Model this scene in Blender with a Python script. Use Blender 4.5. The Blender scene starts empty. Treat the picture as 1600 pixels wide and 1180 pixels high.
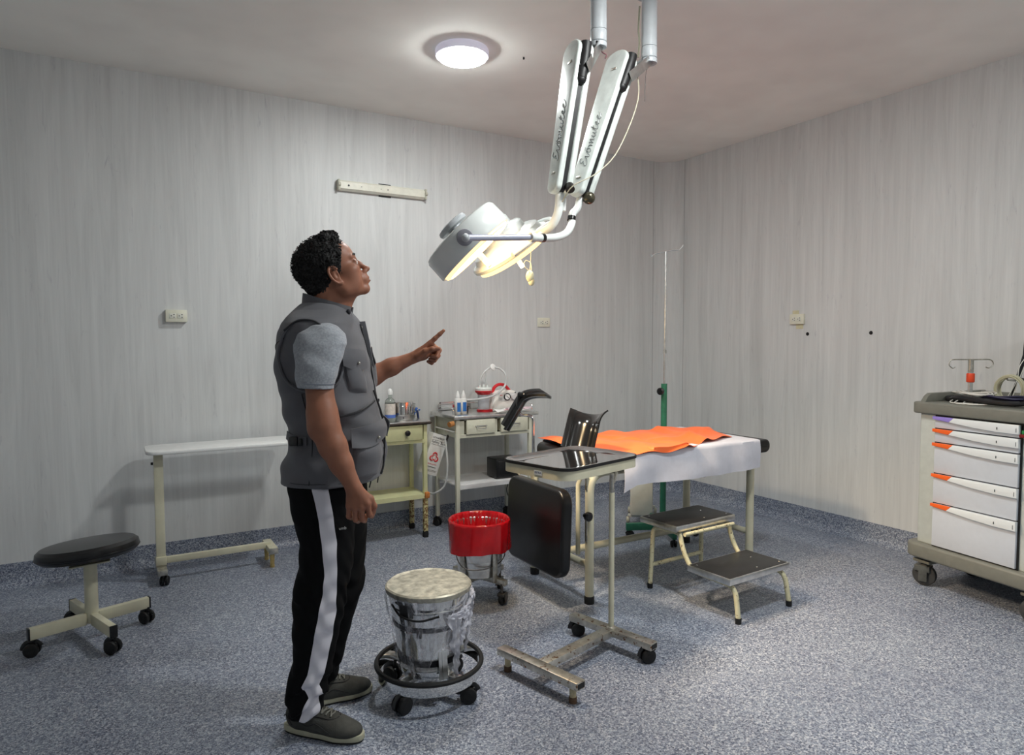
import bpy, bmesh, math, random
import numpy as np
from mathutils import Vector, Matrix, Euler

# ------------------------------------------------------------ camera, world, lights, exposure
S = bpy.context.scene
COL = S.collection
rad = math.radians
cam = bpy.data.cameras.new('camera'); camo = bpy.data.objects.new('camera', cam); COL.objects.link(camo)
cam.sensor_fit = 'HORIZONTAL'; cam.sensor_width = 36; cam.lens = 1063.57 / 1600 * 36
cam.clip_start = 0.05
YAW, PITCH, ROLL = rad(30.582), rad(-3.083), rad(-.148)
_f = Vector((math.sin(YAW) * math.cos(PITCH), math.cos(YAW) * math.cos(PITCH), math.sin(PITCH)))
_r = Vector((math.cos(YAW), -math.sin(YAW), 0)); _u = _r.cross(_f)
_r2 = _r * math.cos(ROLL) + _u * math.sin(ROLL); _u2 = -_r * math.sin(ROLL) + _u * math.cos(ROLL)
_m = Matrix((_r2, _u2, -_f)).transposed().to_4x4(); _m.translation = (0, 0, 1.37)
camo.matrix_world = _m
S.camera = camo
world = bpy.data.worlds.new('world'); S.world = world; world.use_nodes = True
world.node_tree.nodes['Background'].inputs[0].default_value = (.6, .65, .75, 1)
world.node_tree.nodes['Background'].inputs[1].default_value = 0.0
S.view_settings.view_transform = 'Standard'; S.view_settings.look = 'None'
S.view_settings.gamma = 1.0; S.view_settings.use_curve_mapping = False
S.view_settings.exposure = 0.28
S.cycles.max_bounces = 10; S.cycles.diffuse_bounces = 6; S.cycles.glossy_bounces = 4
S.cycles.caustics_reflective = False; S.cycles.caustics_refractive = False
S.cycles.sample_clamp_indirect = 6
LED = 190.0       # emission of the round ceiling lights
HALO = 11.0       # emission of the halogen faces of the theatre lamps
SPOT = 80.0       # watts of each halogen bulb behind the glass

def lamp(name, kind, loc, energy, color, parent=None, **k):
    l = bpy.data.lights.new(name, kind); l.energy = energy; l.color = color
    for a, b in k.items(): setattr(l, a, b)
    o = bpy.data.objects.new(name, l); COL.objects.link(o); o.location = loc
    if parent: o.parent = parent
    return o

# ------------------------------------------------------------ helpers
def lin(c):
    return tuple(((v / 255 + .055) / 1.055) ** 2.4 if v > 10 else v / 255 / 12.92 for v in c)
class NT:
    def __init__(s, m):
        s.m = m; s.t = m.node_tree; s.n = s.t.nodes; s.b = s.n['Principled BSDF']
    def new(s, k, **p):
        n = s.n.new(k)
        for a, b in p.items(): setattr(n, a, b)
        return n
    def ln(s, a, b): s.t.links.new(a, b)
    def co(s, scale=(1, 1, 1)):
        t = s.new('ShaderNodeTexCoord'); m = s.new('ShaderNodeMapping'); m.inputs['Scale'].default_value = scale
        s.ln(t.outputs['Object'], m.inputs[0]); return m.outputs[0]
    def noise(s, scale, vec=None, detail=3, rough=.6, dist=0):
        n = s.new('ShaderNodeTexNoise'); n.inputs['Scale'].default_value = scale; n.inputs['Detail'].default_value = detail
        n.inputs['Roughness'].default_value = rough; n.inputs['Distortion'].default_value = dist
        s.ln(vec if vec is not None else s.co(), n.inputs['Vector']); return n.outputs['Fac']
    def ramp(s, fac, pts, mode='LINEAR'):
        r = s.new('ShaderNodeValToRGB'); r.color_ramp.interpolation = mode
        e = r.color_ramp.elements
        while len(e) < len(pts): e.new(.5)
        for i, (p, c) in enumerate(pts):
            e[i].position = p; e[i].color = (*lin(c), 1) if not isinstance(c, float) else (c, c, c, 1)
        s.ln(fac, r.inputs[0]); return r.outputs[0]
    def mix(s, fac, a, b, mode='MIX'):
        n = s.new('ShaderNodeMix', data_type='RGBA', blend_type=mode)
        for i, v in ((0, fac), (6, a), (7, b)):
            if isinstance(v, (int, float)): n.inputs[i].default_value = v
            elif isinstance(v, tuple): n.inputs[i].default_value = (*lin(v), 1)
            else: s.ln(v, n.inputs[i])
        return n.outputs[2]
    def math(s, op, a, b=0.0):
        n = s.new('ShaderNodeMath', operation=op)
        for i, v in enumerate((a, b)):
            if isinstance(v, (int, float)): n.inputs[i].default_value = v
            else: s.ln(v, n.inputs[i])
        return n.outputs[0]
    def bump(s, h, strength=.2, dist=.002):
        n = s.new('ShaderNodeBump'); n.inputs['Strength'].default_value = strength; n.inputs['Distance'].default_value = dist
        s.ln(h, n.inputs['Height']); s.ln(n.outputs[0], s.b.inputs['Normal'])
def mat(name, col, rough=.5, metal=0, wear=None, var=.06, nscale=25, bump=0, bscale=200, coat=0, alpha=1, trans=0, ior=1.45, sheen=0, sss=0, emit=None, estr=0):
    m = bpy.data.materials.new(name); m.use_nodes = True; k = NT(m); b = k.b
    b.inputs['Roughness'].default_value = rough; b.inputs['Metallic'].default_value = metal
    b.inputs['IOR'].default_value = ior
    if var:
        d = tuple(max(0, c * (1 - var)) for c in col); l = tuple(min(255, c * (1 + var)) for c in col)
        c = k.ramp(k.noise(nscale), [(.3, d), (.7, l)])
    else:
        c = None; b.inputs['Base Color'].default_value = (*lin(col), 1)
    if wear:   # (colour, threshold, scale)
        w = k.ramp(k.noise(wear[2], detail=6, rough=.7), [(wear[1], 0.0), (wear[1] + .03, 1.0)])
        c = k.mix(w, c if c is not None else col, wear[0])
    if c is not None: k.ln(c, b.inputs['Base Color'])
    if bump: k.bump(k.noise(bscale), bump)
    if coat: b.inputs['Coat Weight'].default_value = coat; b.inputs['Coat Roughness'].default_value = .15
    if alpha < 1: b.inputs['Alpha'].default_value = alpha
    if trans: b.inputs['Transmission Weight'].default_value = trans
    if sheen: b.inputs['Sheen Weight'].default_value = sheen
    if sss:
        b.inputs['Subsurface Weight'].default_value = sss; b.inputs['Subsurface Radius'].default_value = (1, .4, .2); b.inputs['Subsurface Scale'].default_value = .01
    if emit: b.inputs['Emission Color'].default_value = (*lin(emit), 1); b.inputs['Emission Strength'].default_value = estr
    return m

def rotm(e): return Euler(tuple(rad(v) for v in e)).to_matrix()
def smooth_path(pts, k=6, closed=False):
    P = [Vector(p) for p in pts]; n = len(P); out = []
    if n < 3: return P
    for i in range(n if closed else n - 1):
        a = P[(i - 1) % n] if closed or i > 0 else P[0] * 2 - P[1]
        b = P[i]; c = P[(i + 1) % n]
        d = P[(i + 2) % n] if closed or i + 2 < n else P[-1] * 2 - P[-2]
        for j in range(k):
            t = j / k
            out.append(.5 * ((2 * b) + (c - a) * t + (2 * a - 5 * b + 4 * c - d) * t * t + (3 * b - a - 3 * c + d) * t ** 3))
    if not closed: out.append(P[-1])
    return out
def fillet(pts, r, k=6):
    """polyline with rounded corners"""
    P = [Vector(p) for p in pts]; out = [P[0]]
    for i in range(1, len(P) - 1):
        a, b, c = P[i - 1], P[i], P[i + 1]
        rr = min(r, (a - b).length * .49, (c - b).length * .49)
        p, q = b + (a - b).normalized() * rr, b + (c - b).normalized() * rr
        for j in range(k + 1):
            t = j / k; out.append(p * (1 - t) ** 2 + b * 2 * t * (1 - t) + q * t * t)
    out.append(P[-1]); return out
class MB:
    def __init__(s): s.bm = bmesh.new()
    def merge(s, t):
        me = bpy.data.meshes.new('t'); t.to_mesh(me); t.free(); s.bm.from_mesh(me); bpy.data.meshes.remove(me); return s
    def box(s, c, size, rot=None, bev=0, seg=2, M=None):
        t = bmesh.new(); bmesh.ops.create_cube(t, size=1)
        bmesh.ops.scale(t, vec=Vector(size), verts=t.verts)
        if bev: bmesh.ops.bevel(t, geom=t.edges[:], offset=bev, segments=seg, profile=.5, affect='EDGES')
        X = Matrix.Translation(Vector(c)) @ ((rotm(rot) if rot else Matrix.Identity(3)).to_4x4())
        if M: X = M @ X
        bmesh.ops.transform(t, matrix=X, verts=t.verts); return s.merge(t)
    def cyl(s, p0, p1, r, r1=None, n=24, bev=0):
        p0, p1 = Vector(p0), Vector(p1); r1 = r if r1 is None else r1; L = (p1 - p0).length
        t = bmesh.new(); bmesh.ops.create_cone(t, cap_ends=True, segments=n, radius1=r, radius2=r1, depth=L)
        if bev:
            ed = [e for e in t.edges if abs(e.verts[0].co.z - e.verts[1].co.z) < 1e-6]
            bmesh.ops.bevel(t, geom=ed, offset=bev, segments=2, profile=.5, affect='EDGES')
        q = (p1 - p0).to_track_quat('Z', 'Y').to_matrix().to_4x4()
        bmesh.ops.transform(t, matrix=Matrix.Translation((p0 + p1) / 2) @ q, verts=t.verts); return s.merge(t)
    def ball(s, c, r, n=16, rot=None):
        t = bmesh.new(); bmesh.ops.create_uvsphere(t, u_segments=n, v_segments=max(6, n // 2), radius=1)
        v = Vector((r, r, r)) if isinstance(r, (int, float)) else Vector(r)
        bmesh.ops.scale(t, vec=v, verts=t.verts)
        X = Matrix.Translation(Vector(c)) @ ((rotm(rot) if rot else Matrix.Identity(3)).to_4x4())
        bmesh.ops.transform(t, matrix=X, verts=t.verts); return s.merge(t)
    def tube(s, pts, r, n=10, closed=False, flat=None):
        P = [Vector(p) for p in pts]; m = len(P)
        R = r if callable(r) else (lambda t: r)
        tan = [((P[(i + 1) % m] if closed or i + 1 < m else P[i]) - (P[i - 1] if closed or i > 0 else P[i])).normalized() for i in range(m)]
        up = Vector((0, 0, 1)) if abs(tan[0].z) < .9 else Vector((1, 0, 0))
        nrm = (up - tan[0] * up.dot(tan[0])).normalized(); bm = s.bm; rings = []
        for i in range(m):
            nn = nrm - tan[i] * nrm.dot(tan[i])
            nrm = nn.normalized() if nn.length > 1e-6 else nrm
            b = tan[i].cross(nrm); rr = R(i / max(1, m - 1)); fl = flat or 1
            rings.append([bm.verts.new(P[i] + (nrm * math.cos(a) + b * math.sin(a) * fl) * rr) for a in (2 * math.pi * j / n for j in range(n))])
        for i in range(m if closed else m - 1):
            A, B = rings[i], rings[(i + 1) % m]
            for j in range(n): bm.faces.new((A[j], A[(j + 1) % n], B[(j + 1) % n], B[j]))
        if not closed:
            bm.faces.new(rings[0][::-1]); bm.faces.new(rings[-1])
        return s
    def lathe(s, prof, n=40, c=(0, 0, 0), rot=None, M=None, wob=None):
        bm = bmesh.new(); rings = []
        for (r, z) in prof:
            if r < 1e-5: rings.append([bm.verts.new((0, 0, z))])
            else: rings.append([bm.verts.new((r * math.cos(a) * (wob(a, z) if wob else 1), r * math.sin(a) * (wob(a, z) if wob else 1), z)) for a in (2 * math.pi * j / n for j in range(n))])
        for A, B in zip(rings, rings[1:]):
            for j in range(n):
                k = (j + 1) % n
                if len(A) == 1 and len(B) == 1: continue
                if len(A) == 1: bm.faces.new((A[0], B[k], B[j]))
                elif len(B) == 1: bm.faces.new((A[j], A[k], B[0]))
                else: bm.faces.new((A[j], A[k], B[k], B[j]))
        bmesh.ops.recalc_face_normals(bm, faces=bm.faces)
        X = M if M else Matrix.Translation(Vector(c)) @ ((rotm(rot) if rot else Matrix.Identity(3)).to_4x4())
        bmesh.ops.transform(bm, matrix=X, verts=bm.verts); return s.merge(bm)
    def prism(s, outline, th, M=None, bev=0, seg=2):
        """outline in XY, thickness along +Z, then matrix"""
        t = bmesh.new(); vs = [t.verts.new((x, y, 0)) for x, y in outline]; f = t.faces.new(vs)
        g = bmesh.ops.extrude_face_region(t, geom=[f]); bmesh.ops.translate(t, vec=(0, 0, th), verts=[v for v in g['geom'] if isinstance(v, bmesh.types.BMVert)])
        bmesh.ops.recalc_face_normals(t, faces=t.faces)
        if bev:
            ed = [e for e in t.edges if abs(e.verts[0].co.z - e.verts[1].co.z) < 1e-6]
            bmesh.ops.bevel(t, geom=ed, offset=bev, segments=seg, profile=.5, affect='EDGES')
        if M: bmesh.ops.transform(t, matrix=M, verts=t.verts)
        return s.merge(t)
    def grid(s, nu, nv, fn, th=0):
        t = bmesh.new(); V = [[t.verts.new(fn(i / nu, j / nv)) for j in range(nv + 1)] for i in range(nu + 1)]
        for i in range(nu):
            for j in range(nv): t.faces.new((V[i][j], V[i + 1][j], V[i + 1][j + 1], V[i][j + 1]))
        if th:
            bmesh.ops.recalc_face_normals(t, faces=t.faces)
            bmesh.ops.solidify(t, geom=t.faces[:], thickness=th)
        return s.merge(t)
    def build(s, name, m, parent=None, angle=35, loc=None, rot=None):
        me = bpy.data.meshes.new(name); s.bm.to_mesh(me); s.bm.free()
        me.polygons.foreach_set('use_smooth', [True] * len(me.polygons))
        me.set_sharp_from_angle(angle=rad(angle)); me.update()
        for x in (m if isinstance(m, (list, tuple)) else [m]): me.materials.append(x)
        o = bpy.data.objects.new(name, me); COL.objects.link(o)
        if parent: o.parent = parent
        if loc: o.location = loc
        if rot: o.rotation_euler = tuple(rad(v) for v in rot)
        return o
def tag(o, label=None, cat=None, group=None, kind=None):
    for a, b in (('label', label), ('category', cat), ('group', group), ('kind', kind)):
        if b: o[a] = b
    return o
def thing(name, label, cat, loc=(0, 0, 0), rz=0, group=None):
    o = bpy.data.objects.new(name, None); COL.objects.link(o); o.empty_display_size = .05
    o.location = loc; o.rotation_euler = (0, 0, rad(rz)); return tag(o, label, cat, group)
def struct(name, mb, m, **k): return tag(mb.build(name, m, **k), kind='structure')
def dup(root, loc, rz, label, group=None, mutate=None):
    r = root.copy(); COL.objects.link(r); r.location = loc; r.rotation_euler = (0, 0, rad(rz)); r['label'] = label
    if group: r['group'] = group
    for ch in list(root.children):
        c = ch.copy(); COL.objects.link(c); c.parent = r
        for g in ch.children:
            d = g.copy(); COL.objects.link(d); d.parent = c
    return r
def text(name, body, size, m, parent, M, depth=.0006, shear=0, align='CENTER', space=1):
    cu = bpy.data.curves.new('txt', 'FONT'); cu.body = body; cu.size = size; cu.extrude = depth; cu.shear = shear
    cu.align_x = align; cu.align_y = 'CENTER'; cu.space_character = space
    o = bpy.data.objects.new('txt', cu); COL.objects.link(o)
    dg = bpy.context.evaluated_depsgraph_get(); me = bpy.data.meshes.new_from_object(o.evaluated_get(dg))
    bpy.data.objects.remove(o); bpy.data.curves.remove(cu)
    me.transform(M); me.materials.clear(); me.materials.append(m)
    q = bpy.data.objects.new(name, me); COL.objects.link(q); q.parent = parent; return q
def frame(o, x, y):
    """matrix with given x and y axes at origin o"""
    x = Vector(x).normalized(); z = x.cross(Vector(y)).normalized(); y = z.cross(x)
    M = Matrix((x, y, z)).transposed().to_4x4(); M.translation = Vector(o); return M
def rrect(w, h, r, k=6):
    out = []
    for cx, cy, a0 in ((w / 2 - r, h / 2 - r, 0), (-w / 2 + r, h / 2 - r, 90), (-w / 2 + r, -h / 2 + r, 180), (w / 2 - r, -h / 2 + r, 270)):
        for j in range(k + 1):
            a = rad(a0 + 90 * j / k); out.append((cx + r * math.cos(a), cy + r * math.sin(a)))
    return out

# ------------------------------------------------------------ shared materials
def floor_mat():
    m = mat('speckled_vinyl', (130, 140, 155), .38, var=0); k = NT(m)
    co = k.co()
    v = k.new('ShaderNodeTexVoronoi'); v.inputs['Scale'].default_value = 165; v.inputs['Randomness'].default_value = 1
    k.ln(co, v.inputs['Vector'])
    sx = k.new('ShaderNodeSeparateColor'); k.ln(v.outputs['Color'], sx.inputs[0])
    c1 = k.ramp(sx.outputs[0], [(0, (70, 78, 98)), (.2, (104, 113, 132)), (.42, (138, 147, 162)), (.66, (166, 174, 186)), (.86, (206, 210, 216))], 'CONSTANT')
    v2 = k.new('ShaderNodeTexVoronoi'); v2.inputs['Scale'].default_value = 330; k.ln(co, v2.inputs['Vector'])
    s2 = k.new('ShaderNodeSeparateColor'); k.ln(v2.outputs['Color'], s2.inputs[0])
    c2 = k.ramp(s2.outputs[1], [(0, (56, 62, 82)), (.3, (130, 138, 154)), (.72, (196, 200, 208))], 'CONSTANT')
    c = k.mix(.42, c1, c2)
    dirt = k.ramp(k.noise(1.6, detail=4), [(.35, (236, 236, 240)), (.7, (255, 255, 255))])
    c = k.mix(1.0, c, dirt, 'MULTIPLY')
    k.ln(c, k.b.inputs['Base Color'])
    r = k.ramp(k.noise(3, detail=3), [(.3, .34), (.7, .48)]); k.ln(r, k.b.inputs['Roughness'])
    k.bump(k.noise(400, co), .08, .001); return m
def wall_mat():
    m = mat('grained_wall_vinyl', (186, 186, 188), .5, var=0); k = NT(m)
    a = k.noise(1, k.co((9, 9, .55)), 5, .65, 1.2); b = k.noise(1, k.co((60, 60, 1.6)), 3, .6)
    c = k.noise(1, k.co((22, 22, 3.2)), 5, .7, 2.0)
    ca = k.ramp(a, [(.3, (205, 206, 205)), (.52, (216, 217, 216)), (.72, (224, 225, 224))])
    cb = k.ramp(b, [(.3, (246, 246, 247)), (.7, (255, 255, 255))])
    cc = k.ramp(c, [(.60, (255, 255, 255)), (.74, (228, 227, 232))])
    k.ln(k.mix(.8, k.mix(1, ca, cb, 'MULTIPLY'), cc, 'MULTIPLY'), k.b.inputs['Base Color'])
    return m
M_floor, M_wall = floor_mat(), wall_mat()
M_ceil = mat('ceiling_paint', (249, 246, 240), .8, var=.03, nscale=1.5, bump=.1, bscale=6)
M_cream = mat('cream_enamel', (206, 202, 178), .35, var=.04, nscale=8)
M_creamworn = mat('chipped_cream_enamel', (208, 202, 168), .4, var=.05, nscale=12, wear=((84, 58, 38), .585, 75))
M_yellow = mat('pale_yellow_enamel', (214, 214, 168), .35, var=.04, nscale=8)
M_yellowrust = mat('rusted_yellow_enamel', (200, 190, 140), .6, var=.08, wear=((120, 84, 50), .5, 70))
M_steel = mat('brushed_steel', (222, 222, 220), .28, 1, var=.06, nscale=30)
M_steelpol = mat('polished_steel', (230, 230, 228), .09, 1, var=.03)
M_steeldull = mat('dull_steel', (190, 187, 178), .38, 1, var=.14, nscale=40)
M_steelrust = mat('rust_spotted_steel', (200, 196, 186), .35, .9, var=.1, wear=((120, 84, 56), .585, 45))
M_chrome = mat('chrome', (240, 240, 240), .06, 1, var=0)
M_blackvinyl = mat('black_vinyl', (20, 20, 22), .32, var=.1, coat=.1, bump=.05, bscale=90)
M_rubber = mat('black_rubber', (22, 22, 23), .6, var=.15)
M_blackplastic = mat('black_plastic', (16, 16, 18), .28, var=.1, coat=.25)
M_darkgap = mat('dark_recess', (18, 17, 19), .5, var=0)
M_white = mat('white_paint', (232, 232, 230), .35, var=.02)
M_whiteplastic = mat('white_plastic', (238, 238, 236), .3, var=.01)
M_ink = mat('dark_ink', (30, 30, 34), .6, var=0)
M_redink = mat('red_ink', (205, 42, 50), .6, var=0)

# ------------------------------------------------------------ room
YB, XR, HC, XL, YF = 4.65, 4.41, 2.96, -1.7, -1.9
CR = .19
struct('floor', MB().box(((XL + XR) / 2, (YB + YF) / 2, -.05), (XR - XL + .4, YB - YF + .4, .1)), M_floor)
struct('ceiling', MB().box(((XL + XR) / 2, (YB + YF) / 2, HC + .05), (XR - XL + .4, YB - YF + .4, .1)), M_ceil)
struct('wall_back', MB().box(((XL + XR - CR) / 2, YB + .05, HC / 2), (XR - CR - XL, .1, HC)), M_wall)
struct('wall_right', MB().box((XR + .05, (YF + YB - CR) / 2, HC / 2), (.1, YB - CR - YF, HC)), M_wall)
struct('wall_left', MB().box((XL - .05, (YB + YF) / 2, HC / 2), (.1, YB - YF + .2, HC)), M_wall)
struct('wall_front', MB().box(((XL + XR) / 2, YF - .05, HC / 2), (XR - XL, .1, HC)), M_wall)
arc = [(XR - CR + CR * math.sin(a), YB - CR + CR * math.cos(a)) for a in (math.pi / 2 * j / 16 for j in range(17))]
struct('trim_1', MB().grid(16, 1, lambda u, v: Vector((*arc[round(u * 16)], v * HC)), -.03), M_wall)
def cove(path, name):
    prof = [(.0, .135), (.004, .135), (.005, .06)] + [(.06 - .055 * math.cos(a), .06 - .058 * math.sin(a)) for a in (math.pi / 2 * j / 7 for j in range(1, 8))] + [(.06, .0), (.0, .0)]
    mb = MB(); bm = mb.bm; rings = []
    for (x, y), (nx, ny) in path:
        rings.append([bm.verts.new((x + nx * d, y + ny * d, z)) for d, z in prof])
    for A, B in zip(rings, rings[1:]):
        for j in range(len(prof) - 1): bm.faces.new((A[j], A[j + 1], B[j + 1], B[j]))
    bmesh.ops.recalc_face_normals(bm, faces=bm.faces)
    return struct(name, mb, M_floor)
angs = [math.pi / 2 * j / 12 for j in range(13)]
arcp = [((XR - CR + CR * math.sin(a), YB - CR + CR * math.cos(a)), (-math.sin(a), -math.cos(a))) for a in angs]
cove([((XL, YB), (0, -1))] + [(p, n) for p, n in arcp[:7]], 'baseboard_back')
cove(arcp[6:] + [((XR, YF), (-1, 0))], 'baseboard_right')
cove([((XL, YF), (1, 0)), ((XL, YB), (1, 0))], 'baseboard_left')
# wallpaper seams
M_seam = mat('wall_seam', (176, 175, 176), .7, var=0)
struct('trim_2', MB().box((XR - CR, YB - .0008, HC / 2), (.004, .002, HC)), M_seam)
struct('trim_3', MB().box((XR - .0008, YB - CR, HC / 2), (.002, .004, HC)), M_seam)

# ------------------------------------------------------------ round LED ceiling lights
M_led = mat('lit_diffuser', (255, 255, 255), .5, var=0, emit=(250, 254, 252), estr=LED)
M_ledring = mat('translucent_lamp_rim', (225, 225, 232), .4, var=0, emit=(205, 200, 225), estr=.28)
def ceiling_light(x, y, label, m=None):
    t = thing('ceiling_light', label, 'ceiling light', (x, y, HC), 0, 'round LED ceiling lights')
    MB().lathe([(0, 0), (.143, 0), (.146, -.005), (.146, -.034), (.142, -.039), (.134, -.040), (.132, -.030), (0, -.030)], 48).build('housing', M_ledring, t)
    MB().lathe([(.132, -.034), (.1315, -.043), (.124, -.050), (.105, -.054), (0, -.056)], 48).build('diffuser', m or M_led, t)
    return t
M_led1 = mat('lit_diffuser_weaker', (255, 255, 255), .5, var=0, emit=(250, 254, 252), estr=LED * .66)  # weaker emission, balances brightness across the walls
ceiling_light(1.709, 3.42, 'round white LED ceiling light glowing above the pointing person', M_led1)
ceiling_light(1.95, 1.55, 'second round LED ceiling light, nearer the camera above the frame')

ceiling_light(2.7, -.75, 'added round LED fill light, unseen behind the camera', M_led1)  # added fill lamp, brightens the back and right walls evenly
# wall things
def outlet(loc, rz, label, th=.008, extra=None):
    t = thing('wall_outlet', label, 'electrical outlet', loc, rz, 'double wall outlets')
    MB().box((0, -th / 2, 0), (.118, th, .074), bev=.003).build('cover_plate', mat('ivory_plastic', (226, 224, 206), .4, var=.02), t)
    for sx in (-.022, .022):
        MB().box((sx, -th - .0015, 0), (.036, .003, .03), bev=.001).build('socket', mat('pale_plastic', (222, 222, 210), .4, var=0), t)
        for k, (dx, dz) in enumerate(((.008, .008), (.008, -.008), (-.007, 0))):
            MB().cyl((sx + dx, -th - .0031, dz), (sx + dx, -th - .0036, dz), .0032, n=12).build('pin_hole', M_darkgap, t)
    return t
outlet((.358, YB, 1.527), 0, 'ivory double outlet standing proud of the wall above the overbed table', .035)
outlet((3.046, YB, 1.519), 0, 'small flat double outlet on the back wall right of the pointing hand')
o = outlet((XR, 3.284, 1.525), -90, 'double outlet on the right wall with yellowed tape marks', .02)
M_tape = mat('yellowed_tape', (206, 200, 168), .6, var=.05)
MB().box((-.02, -.0006, .05), (.055, .0012, .03)).build('tape', M_tape, o)
MB().box((.015, -.0006, -.055), (.06, .0012, .035)).build('tape', M_tape, o)
def hole(loc, label):
    tag(MB().lathe([(0, 0), (.011, 0), (.013, .002), (.011, .004), (0, .003)], 18, rot=(0, -90, 0)).build('wall_plug', M_darkgap, None, loc=loc), label, 'wall plug', 'black wall plugs')
hole((XR, 3.201, 1.415), 'black round plug in the right wall just below the taped outlet')
hole((XR, 2.718, 1.418), 'black round plug in the right wall, alone toward the crash cart')
def ceil_hook(x, y, label):
    tag(MB().cyl((0, 0, 0), (0, 0, -.012), .004, .006, 10).build('ceiling_hook', M_darkgap, None, loc=(x, y, HC)), label, 'ceiling hook', 'dark ceiling screws')
ceil_hook(1.0, 3.0, 'tiny dark screw in the ceiling left of the round light')
ceil_hook(2.05, 3.33, 'tiny dark screw in the ceiling between round light and spring arms')
# fluorescent batten without tube
t = thing('lamp_batten', 'empty cream fluorescent lamp batten mounted on the back wall', 'light fitting', (1.687, YB, 2.43), 0)
MB().prism([(0, -.035), (-.022, -.035), (-.04, -.022), (-.04, .022), (-.022, .035), (0, .035)], .62, frame((-.31, 0, 0), (0, 1, 0), (0, 0, 1))).build('body', mat('aged_cream_enamel', (224, 222, 208), .4, var=.03), t)
for sx in (-1, 1):
    MB().box((sx * .317, -.024, 0), (.014, .05, .072), bev=.003).cyl((sx * .309, -.05, 0), (sx * .325, -.05, 0), .012, n=16).build('end_cap', mat('cap_plastic', (190, 188, 172), .45, var=.05), t)
for dx, r in ((-.25, .007), (-.16, .003), (-.02, .003), (.03, .004)):
    MB().cyl((dx, -.0395, .0), (dx, -.0412, .0), r, n=12).build('screw', M_darkgap, t)
for z in (.04, -.04): MB().box((.02, -.002, z), (.09, .004, .012)).build('bracket', mat('dark_bracket', (60, 60, 60), .5, var=0), t)
# ------------------------------------------------------------ casters
def caster(parent, x, y, ang=0, r=.028, top=.075, name='caster', wheel=None, twin=True, m=None):
    """swivel caster: housing as part, wheel as sub-part"""
    wheel = wheel or M_rubber; c, s = math.cos(rad(ang)), math.sin(rad(ang))
    R = Matrix.Rotation(rad(ang), 4, 'Z'); T = Matrix.Translation((x, y, 0)) @ R
    h = MB().cyl(T @ Vector((.012, 0, r * 1.5)), T @ Vector((.012, 0, top)), .007, n=12)
    h.box((0.006, 0, r * 1.62), (r * 1.3, r * 1.1, r * .55), bev=.004, M=T)
    if twin: h.tube([T @ Vector((r * 1.08 * math.cos(a), 0, r + r * 1.08 * math.sin(a))) for a in (rad(v) for v in range(20, 200, 18))], r * .5, 6, flat=.35)
    else:
        for sy in (-1, 1): h.box((0, sy * r * .55, r * 1.2), (r * .7, .004, r * 1.5), bev=.001, M=T)
    b = h.build(name, m or M_blackplastic, parent)
    w = MB()
    for sy in ((-1, 1) if twin else (0,)):
        a, e = T @ Vector((0, sy * r * .52 - r * .3, r)), T @ Vector((0, sy * r * .52 + r * .3, r))
        w.cyl(a, e, r, n=28, bev=r * .15)
        n = (e - a).normalized(); w.cyl(a - n * .001, e + n * .001, r * .45, n=16)
    w.build('wheel', wheel, b); return b

# ------------------------------------------------------------ stool
t = thing('stool', 'black padded swivel stool with cream four-arm castor base', 'stool', (-.105, 3.64, 0), 0)
from mathutils import Quaternion
SEATR = tuple(math.degrees(v) for v in (Quaternion((.509, .861, 0), rad(-5.5)) @ Quaternion((.861, -.509, 0), rad(-3))).to_euler())
sd = MB().lathe([(0, -.036), (.12, -.036), (.19, -.03), (.205, -.016), (.208, .0), (.205, .016), (.19, .029), (.12, .036), (0, .038)], 56)
sd.build('seat', M_blackvinyl, t, loc=(-.005, .008, .418), rot=SEATR)
MB().tube([(.2085 * math.cos(a), .2085 * math.sin(a), 0) for a in (2 * math.pi * j / 56 for j in range(56))], .0025, 6, True).build('seam', M_blackvinyl, t, loc=(-.005, .008, .410), rot=SEATR)
MB().box((0, 0, .36), (.16, .16, .006), SEATR, bev=.001).build('seat_plate', M_cream, t)
MB().cyl((0, 0, .08), (0, 0, .385), .0275, n=28).build('post', M_cream, t)
for a in (18, 198, -70, 110):
    u = Vector((math.cos(rad(a)), math.sin(rad(a)), 0))
    b = MB().box((.135, 0, .1), (.22, .03, .052), bev=.003, M=Matrix.Rotation(rad(a), 4, 'Z')).build('base_arm', M_cream, t)
    MB().box((.2475, 0, .1), (.008, .032, .054), bev=.002, M=Matrix.Rotation(rad(a), 4, 'Z')).build('end_cap', M_blackplastic, b)
    caster(t, u.x * .235, u.y * .235, {18: -50, 198: -15, -70: -38, 110: -20}[a], .030, .08)

# ------------------------------------------------------------ overbed table
t = thing('overbed_table', 'low white-topped overbed table with cream C frame against the back wall', 'table', (.2, 4.33, 0), 0)
MB().prism(rrect(.83, .30, .06), .022, Matrix.Translation((.37, .03, .742)), bev=.006).build('tabletop', M_white, t)
MB().box((.36, .02, .734), (.66, .03, .014), bev=.002).build('support_bar', M_darkgap, t)
MB().box((.69, .02, .732), (.02, .05, .014)).build('bracket', M_steeldull, t)
MB().box((.02, 0, .425), (.048, .03, .63), bev=.003).build('post', M_cream, t)
MB().cyl((-.006, 0, .68), (-.018, 0, .68), .008, n=12).build('lock_knob', M_blackplastic, t)
MB().box((.32, .0, .118), (.6, .026, .036), bev=.002).build('base_rail', M_cream, t)
MB().box((.02, -.0, .118), (.055, .05, .05), bev=.003).build('sleeve', M_cream, t)
b = MB().box((.02, .03, .078), (.05, .3, .03), bev=.002).build('foot_bar', M_steeldull, t)
b = MB().box((.62, .0, .105), (.05, .22, .034), bev=.002).build('foot_bar', M_cream, t)
for y in (-.112, .112): MB().box((.62, y, .105), (.052, .01, .036), bev=.002).build('end_plate', M_steeldull, b)
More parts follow.
